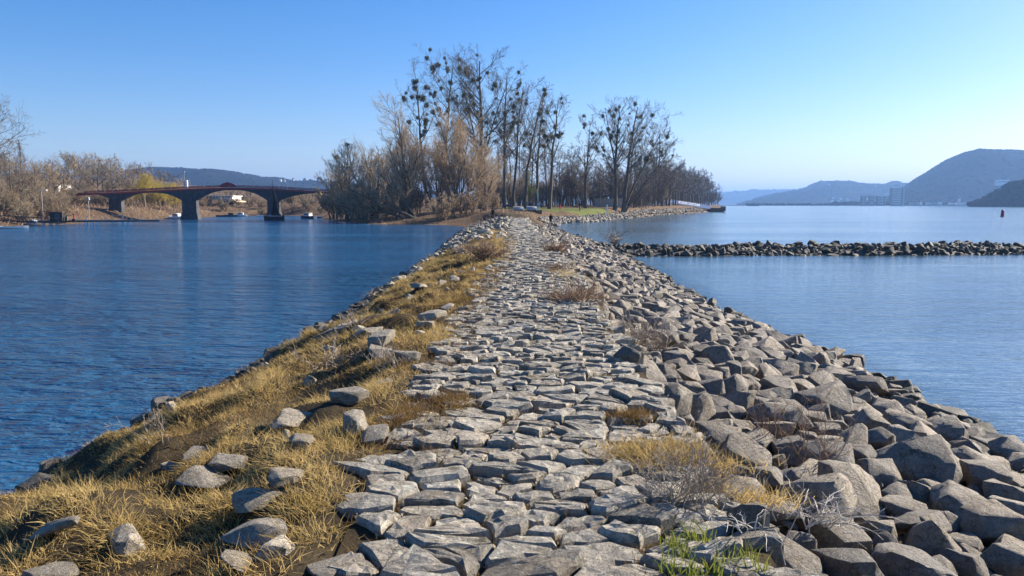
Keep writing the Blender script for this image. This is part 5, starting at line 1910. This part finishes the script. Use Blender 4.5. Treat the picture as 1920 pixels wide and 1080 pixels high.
house(582, 262, 390, 26, 13, 'white house with two rows of windows on the bank right of the sailing boat', M['white'], M['roof'], wins=(6, 2), gable=0.05)
house(550, 270, 391, 11, 10, 'red brick house with a steep gable left of the white house', M['brick'], M['brick'], rz=1.57, wins=(2, 2), gable=0.45, depth=3)
house(533, 275, 391, 14, 6, 'low reddish house behind the right pier of the bridge', M['brick'], M['roof'], wins=(2, 1), gable=0.2)
house(107, 230, 356, 9, 8, 'small white house among the trees above the left bank', M['white'], M['white'], wins=(2, 2), gable=0.2)
house(79, 205, 391, 8, 5, 'little white hut low in the thicket on the left bank', M['white'], M['rust'], wins=(1, 1), gable=0.2)
# the raised building on columns seen under the middle arch
eD = 232.0
es = eD / F_PX
eb = empty('pavilion', (XD(415, eD), eD, 0), -0.0, 'cream building raised on columns seen through the middle arch', 'building')
zf = W(0, 374, eD).z
mb = MB()
mb.prism([(-26 * es, zf), (28 * es, zf - 5 * es), (28 * es, zf - 2.6 * es), (-26 * es, zf + 2.6 * es)], 0, 9)
mb.build('floor_slab', M['cream'], eb)
MB().prism([(-28 * es, zf + 3 * es), (20 * es, zf), (20 * es, zf + 6 * es), (-28 * es, zf + 6 * es)], 0.5, 8).build('wall', M['white'], eb)
MB().prism([(-30 * es, zf + 6 * es), (22 * es, zf + 6 * es), (22 * es, zf + 7.2 * es), (-30 * es, zf + 8.4 * es)], 0, 8.5).build('roof', M['white'], eb)
for i in range(8):
    MB().box(((-25 + 5.5 * i) * es, 0.47, zf + 4.4 * es), (3.2 * es, 0.1, 2.2 * es)).build('window', M['glass'], eb)
for px_, hh in ((-22, 17), (-6, 20), (6, 14), (22, 13)):
    MB().box((px_ * es, 1, zf - 9 * es), (2.4 * es, 0.5, 19 * es)).build('column', M['cream'], eb)
MB().box((8 * es, 5, zf - 6 * es), (18 * es, 4, 6 * es)).build('lower_wall', M['dark'], eb)
for i in range(4):
    MB().box(((2 + 3.6 * i) * es, 2.9, zf - 5 * es), (1.7 * es, 0.2, 3 * es)).build('lower_window', M['cream'], eb)

# pavilion behind the twin trees on the island
pv = empty('kiosk', (XD(1142, 196), 196, Hf(XD(1142, 196), 196)), 0, 'low pale kiosk behind the twin trunked trees', 'building')
ps = 196 / F_PX
MB().box((0, 2, 0.6 + 3 * ps), (52 * ps, 4, 8 * ps + 1.2)).build('wall', M['concrete'], pv)
MB().prism([(-36 * ps, 12 * ps + 1), (36 * ps, 12 * ps + 1), (22 * ps, 22 * ps), (-22 * ps, 22 * ps)], -1, 5).build('roof', M['roof'], pv)
for i in range(3):
    MB().box(((-18 + 16 * i) * ps, -0.04, 0.8), (9 * ps, 0.1, 0.9)).build('shutter', M['grey'], pv)
# a sign board and posts by the shore
sg = empty('sign_board', (XD(1242, 265), 265, Hf(XD(1242, 265), 265)), 0, 'white notice board on posts at the head of the ferry gangway', 'sign')
ss = 265 / F_PX
MB().box((0, 0, 9 * ss), (10 * ss, 0.1, 3.2 * ss)).build('board', M['white'], sg)
MB().box((-6 * ss, 0, 12 * ss), (2.6 * ss, 0.1, 5 * ss)).build('panel', M['white'], sg)
for s_ in (-6, 4):
    MB().bar((s_ * ss, .1, -.2), (s_ * ss, .1, 13 * ss if s_ < 0 else 10 * ss), 0.08).build('post', M['grey'], sg)


def marker_post(px, py_b, py_t, D, label, m, wpx=2.6):
    x = XD(px, D); z = Hf(x, D); h = W(0, py_t, D).z - z
    e = empty('marker_post', (x, D, z), 0, label, 'post')
    s = D / F_PX
    MB().box((0, 0, h / 2 - .1), (wpx * s, wpx * s, h + .2), taper=0.95).build('post', m, e)
    MB().box((0, 0, h + .02), (wpx * s * 1.1, wpx * s * 1.1, .08), taper=0.7).build('cap', m, e)


marker_post(1138.5, 396, 384, 166, 'white marker post on the dry grass below the twin trees', M['white'])
marker_post(933, 386, 375, 168, 'concrete post at the left end of the lawn', M['concrete'], 2.2)
marker_post(1203, 385, 373, 215, 'thin pale post near the shore right of the twin trees', M['concrete'], 1.6)
# beach flag
bf = empty('beach_flag', (XD(1009, 176), 176, Hf(XD(1009, 176), 176)), 0, 'white feather shaped beach flag on a pole behind the lawn', 'flag')
fs_ = 176 / F_PX
MB().bar((0, 0, -.2), (-1.5 * fs_, 0, 36 * fs_), 0.035).build('pole', M['grey'], bf)
MB().prism([(0.5 * fs_, 10 * fs_), (1.2 * fs_, 22 * fs_), (-1.4 * fs_, 36 * fs_), (-2.6 * fs_, 30 * fs_), (-1.6 * fs_, 18 * fs_)], -.02, .02).build('sail', M['white'], bf)
# terrace edge, upturned boats on a low trestle
for px, lab in ((972, 'left one of two upturned grey boats at the front of the lawn'), (997, 'right one of two upturned grey boats, with a white bow')):
    uD = 136.5
    x = XD(px, uD); z = Hf(x, uD)
    e = empty('upturned_boat', (x, uD, z + 0.1), 0, lab, 'boat', 'upturned boats at the lawn edge')
    h_ = hull(1.9, 0.95, 0.55, 0.1)
    o = h_.build('hull', M['grey'], e, (0, 0, 0.62))
    o.rotation_euler = (math.pi, 0, 0.15)
    MB().box((0.72, -0.2, 0.33), (0.42, 0.5, 0.25), taper=0.7).build('bow_cover', M['white'], e)
    MB().box((-0.5, 0, 0.02), (0.1, 0.9, 0.25)).build('trestle', M['wood'], e)
    MB().box((0.5, 0, 0.02), (0.1, 0.9, 0.25)).build('trestle', M['wood'], e)
tw = empty('terrace_wall', (XD(985, 134), 134, Hf(XD(985, 134), 134) - 0.15), 0, 'low dark stone retaining wall below the upturned boats', 'wall')
rgw = random.Random(4)
for i in range(14):
    MB().box((-2.8 + i * 0.42, rgw.uniform(-.05, .05), 0.12), (0.40, 0.5, 0.62 + rgw.uniform(-.1, .1)), taper=0.92).build('stone', M['wetrock'], tw)


# far houses
def tiny_house(p, s, i):
    e = empty('hill_house', p, 0.6 * (i % 3), 'tiny white house on the blue wooded hillside across the river' if p[0] > 0 else 'tiny pale villa on the wooded hill behind the bridge', 'house',
              'houses on the far hill' if p[0] > 0 else 'villas on the left hill')
    MB().box((0, 0, s * 0.3), (s, s * 0.7, s * 0.7)).build('wall', M['white'] if p[0] > 0 else M['concrete'], e)
    MB().prism([(-s * .55, s * .62), (s * .55, s * .62), (0, s * 1.0)], -s * .4, s * .4).build('roof', M['roof'] if i % 2 else M['concrete'], e)


hr = random.Random(12)
for i in range(26):
    u, v = (hr.uniform(0.27, 0.55), hr.choice([hr.uniform(0.05, 0.12), hr.uniform(0.05, 0.62)]))
    p = hill_mid(u, v)
    tiny_house((p[0], p[1] - 6, p[2] + 4), hr.uniform(8, 15), i)
for i in range(13):
    u, v = hr.uniform(0.64, 0.76), hr.uniform(0.55, 0.72)
    p = hill_left(u, v)
    tiny_house((p[0], p[1] - 6, p[2] + 1.5), hr.uniform(6, 10), i)
tD = 1815.0
ts = tD / F_PX


def block(px, py_top, wpx, label, n, name='apartment_block', py_base=386):
    x = XD(px, tD - 5)
    h = (py_base - py_top) * ts
    e = empty(name, (x, tD - 12, 1.0), 0, label, 'building', 'apartment blocks across the river')
    MB().box((0, 4, h / 2), (wpx * ts, 10, h)).build('wall', M['wood'], e)
    for j in range(n):
        MB().box((-wpx * ts * 0.12, -1.4, h * (j + 0.8) / n), (wpx * ts * 0.7, 1.0, h / n * 0.42)).build('balcony', M['white'], e)
    MB().box((wpx * ts * 0.42, -1.3, h * 0.52), (wpx * ts * 0.14, 0.8, h * 1.04)).build('stair_tower', M['concrete'], e)


block(1680, 354, 24, 'tallest white apartment block with balconies at the foot of the big hill', 9)
block(1650, 369, 16, 'lower apartment block left of the tallest one', 5)
block(1632, 368, 8, 'narrow apartment block second from the left across the river', 5)
block(1617, 369, 8, 'leftmost narrow apartment block across the river', 5)
ch = empty('church', (XD(1797, tD - 10), tD - 12, 1.0), 0, 'white church tower with a pointed spire on the far shore', 'church')
MB().box((0, 0, 6 * ts), (3.6 * ts, 4, 12 * ts)).build('tower', M['white'], ch)
MB().lathe([(2.4 * ts, 12 * ts), (0.05, 19 * ts)], k=4).build('spire', M['roof'], ch)
MB().box((5 * ts, 1, 2.6 * ts), (8 * ts, 5, 4.4 * ts)).build('nave', M['white'], ch)
vl = hill_big(0.42, 0.25)
hv = empty('villa', (XD(1879, 1850), 1850, W(0, 345, 1850).z), 0, 'pale wide villa half hidden by the dark wood at the right edge', 'building')
MB().box((0, 6, 3), (20 * ts, 14, 14)).build('wall', M['white'], hv)
MB().box((0, 6, 10.6), (22 * ts, 16, 1.6)).build('roof', M['concrete'], hv)
for i in range(5):
    MB().box(((-8 + 4 * i) * ts, -1.1, 5), (2 * ts, .4, 3)).build('window', M['glass'], hv)
for i in range(16):
    px = hr.uniform(1700, 1830)
    e = empty('shore_house', (XD(px, tD), tD - 2, 2.0), 0.3 * (i % 3), 'tiny pale house in the row along the far shore', 'house', 'houses along the far shore')
    s = hr.uniform(4, 9)
    MB().box((0, 0, s * .4), (s * 1.3, s, s * .8)).build('wall', M['white'] if i % 2 else M['concrete'], e)
    MB().prism([(-s * .7, s * .8), (s * .7, s * .8), (0, s * 1.25)], -s * .5, s * .5).build('roof', M['roof'], e)


# ------------------------------------------------------------------ people
def person(loc, rz, label, top_m, leg_m, pose='stand', h=1.75, hat=None, hair='hair'):
    e = empty('person', loc, rz, label, 'person')
    k = h / 1.75
    J = {}
    if pose == 'stand':
        J = dict(pelvis=(0, 0, .95), waist=(0, 0, 1.12), chest=(0, -.01, 1.33), neck=(0, 0, 1.50), head=(0, -.03, 1.60), crown=(0, -.02, 1.72),
                 hipL=(.10, 0, .90), kneeL=(.12, -.03, .50), ankL=(.13, .02, .09), toeL=(.14, -.15, .04), hipR=(-.10, 0, .90), kneeR=(-.11, -.05, .50), ankR=(-.13, .03, .09), toeR=(-.14, -.14, .04),
                 shL=(.19, 0, 1.43), elL=(.25, .02, 1.15), wrL=(.20, -.16, .98), haL=(.17, -.22, .96), shR=(-.19, 0, 1.43), elR=(-.25, .03, 1.15), wrR=(-.22, -.10, .93), haR=(-.21, -.14, .86))
    else:
        J = dict(pelvis=(0, 0, .47), waist=(0, .02, .64), chest=(0, .03, .86), neck=(0, .0, 1.03), head=(0, -.04, 1.13), crown=(0, -.03, 1.25),
                 hipL=(.10, -.02, .45), kneeL=(.14, -.46, .48), ankL=(.14, -.46, .09), toeL=(.14, -.62, .04), hipR=(-.10, -.02, .45), kneeR=(-.14, -.46, .48), ankR=(-.15, -.42, .09), toeR=(-.15, -.58, .04),
                 shL=(.19, .02, .96), elL=(.26, -.08, .70), wrL=(.16, -.30, .58), haL=(.12, -.38, .56), shR=(-.19, .02, .96), elR=(-.26, -.08, .70), wrR=(-.16, -.30, .58), haR=(-.12, -.38, .56))
    names = list(J)
    Ed = [('pelvis', 'waist'), ('waist', 'chest'), ('chest', 'neck'), ('neck', 'head'), ('head', 'crown')]
    for s in 'LR':
        Ed += [('pelvis', 'hip' + s), ('hip' + s, 'knee' + s), ('knee' + s, 'ank' + s), ('ank' + s, 'toe' + s), ('chest', 'sh' + s), ('sh' + s, 'el' + s), ('el' + s, 'wr' + s), ('wr' + s, 'ha' + s)]
    Rr = dict(pelvis=(.16, .12), waist=(.15, .11), chest=(.18, .12), neck=(.055, .06), head=(.075, .095), crown=(.06, .07), hip=(.095, .1), knee=(.062, .065), ank=(.045, .05), toe=(.04, .03), sh=(.07, .07), el=(.05, .05), wr=(.035, .035), ha=(.035, .025))
    me = bpy.data.meshes.new('body')
    me.from_pydata([tuple(c * k for c in J[n]) for n in names], [(names.index(a), names.index(b)) for a, b in Ed], [])
    o = bpy.data.objects.new('body', me)
    C.objects.link(o)
    md = o.modifiers.new('s', 'SKIN')
    sv = me.skin_vertices[0].data
    for i, n in enumerate(names):
        r = Rr.get(n) or Rr[n[:-1]]
        sv[i].radius = (r[0] * k, r[1] * k)
        sv[i].use_root = n == 'pelvis'
    o.modifiers.new('u', 'SUBSURF').levels = 1
    dg = bpy.context.evaluated_depsgraph_get()
    fin = bpy.data.meshes.new_from_object(o.evaluated_get(dg))
    o.modifiers.clear()
    o.data = fin
    fin.materials.clear()
    for mm in (leg_m, top_m, M['skin'], M['dark']): fin.materials.append(mm)
    zneck, zhip = J['neck'][2] * k + .02, J['pelvis'][2] * k - .04
    for p in fin.polygons:
        c = p.center
        if c.z > zneck: p.material_index = 2
        elif pose == 'stand' and c.z < .10 * k: p.material_index = 3
        elif pose == 'stand' and (abs(c.x) > .14 * k and c.z < J['wrL'][2] * k and c.z > .7 * k): p.material_index = 2
        elif c.z < zhip or (pose != 'stand' and c.z < .58 * k and c.y < -.1): p.material_index = 0
        else: p.material_index = 1
        p.use_smooth = True
    o.parent = e
    hz = J['head'][2] * k
    hp = J['head']
    MB().lathe([(0.092 * k, -0.02 * k), (.105 * k, .05 * k), (.09 * k, .12 * k), (0.05 * k, .155 * k), (0, .165 * k)], (hp[0], hp[1] * k + .025, hz), 10).build('hair' if not hat else 'hat', M[hair] if not hat else hat, e, smooth=True)
    MB().bar((hp[0], (hp[1] - .085) * k, hz + .02), (hp[0], (hp[1] - .125) * k, hz - .01), 0.018, 5).build('nose', M['skin'], e)
    return e


def ground_person(px, D, *a, fn=Hf, **kw):
    x = XD(px, D)
    return person((x, D, fn(x, D)), *a, **kw)


x = XD(1033, 105.0)
person((x, 105.0, max(0.1, Hf(x, 105.0)) + 0.05), 2.6, 'person in black standing at the water edge right of the path end', M['black'], M['black'], 'stand', 1.78)
ground_person(924, 108, 3.3, 'person in a dark jacket standing in the rough grass left of the path end', M['black'], M['black'], 'stand', 1.72)
ground_person(1050, 152, 0.6, 'child in a red suit standing on the lawn', M['red'], M['red'], 'stand', 1.15)
ground_person(1010, 138.5, -0.5, 'child in turquoise beside the upturned boats', M['teal'], M['teal'], 'stand', 1.0)
ground_person(1087, 155, 1.9, 'person in dark clothes standing at the right end of the lawn', M['black'], M['navy'], 'stand', 1.75)


def bench(px, D, label, people):
    x = XD(px, D); z = Hf(x, D)
    e = empty('park_bench', (x, D, z), 0, label, 'bench', 'benches behind the lawn')
    MB().box((0, 0, .43), (1.7, .42, .06)).build('seat', M['wood'], e)
    MB().box((0, .24, .72), (1.7, .05, .36)).build('backrest', M['wood'], e)
    for s_ in (-.7, .7):
        MB().box((s_, 0, .2), (.1, .4, .42)).build('leg', M['concrete'], e)
    for dx, lab, t1, t2 in people:
        person((x + dx, D - .02, z), 0.1, lab, M[t1], M[t2], 'sit', 1.75)


bench(950, 170, 'park bench at the left behind the lawn with a couple on it', [(-.4, 'person in pale blue sitting on the left bench', 'blue', 'black'), (.4, 'person in dark navy sitting on the left bench', 'navy', 'black')])
bench(995, 172, 'park bench in the middle behind the lawn', [(0, 'person in black sitting alone on the middle bench', 'black', 'dark')])
bench(1013, 174, 'park bench beside the beach flag', [(-.45, 'person in white sitting on the bench by the beach flag', 'white', 'dark'), (.4, 'person in grey sitting on the bench by the beach flag', 'grey', 'black')])

# labels that still coincide: tell the things apart by their order from the left
same = {}
for o in C.objects:
    if o.parent is None and 'label' in o.keys() and o.get('category') in ('tree', 'bush'):
        same.setdefault(o['label'], []).append(o)
for lab, lst in same.items():
    if len(lst) < 2: continue
    lst.sort(key=lambda o: o.location.x / o.location.y)
    nm = {2: ['left one', 'right one'], 3: ['left one', 'middle one', 'right one']}.get(len(lst), [w_ + ' from the left' for w_ in ('first', 'second', 'third', 'fourth', 'fifth', 'sixth', 'seventh', 'eighth', 'ninth', 'tenth')])
    for o, n in zip(lst, nm):
        o['label'] = lab + ', ' + n

# ------------------------------------------------------------------ the air
hz = bpy.data.meshes.new('haze')
x0, x1, y0, y1, z0, z1 = -13990, 13990, -290, 13990, -2.6, 205
hz.from_pydata([(x0, y0, z0), (x1, y0, z0), (x1, y1, z0), (x0, y1, z0), (x0, y0, z1), (x1, y0, z1), (x1, y1, z1), (x0, y1, z1)], [],
               [(0, 3, 2, 1), (4, 5, 6, 7), (0, 1, 5, 4), (1, 2, 6, 5), (2, 3, 7, 6), (3, 0, 4, 7)])
hm = bpy.data.materials.new('haze_air')
hm.use_nodes = True
ht = hm.node_tree
ht.nodes.remove(ht.nodes["Principled BSDF"])
pvn = ht.nodes.new("ShaderNodeVolumePrincipled")
pvn.inputs["Color"].default_value = (0.26, 0.49, 0.95, 1)
pvn.inputs["Density"].default_value = 0.00018
pvn.inputs["Anisotropy"].default_value = 0.2
ht.links.new(pvn.outputs[0], ht.nodes["Material Output"].inputs["Volume"])
tag(link('haze', hz, hm), kind='stuff')
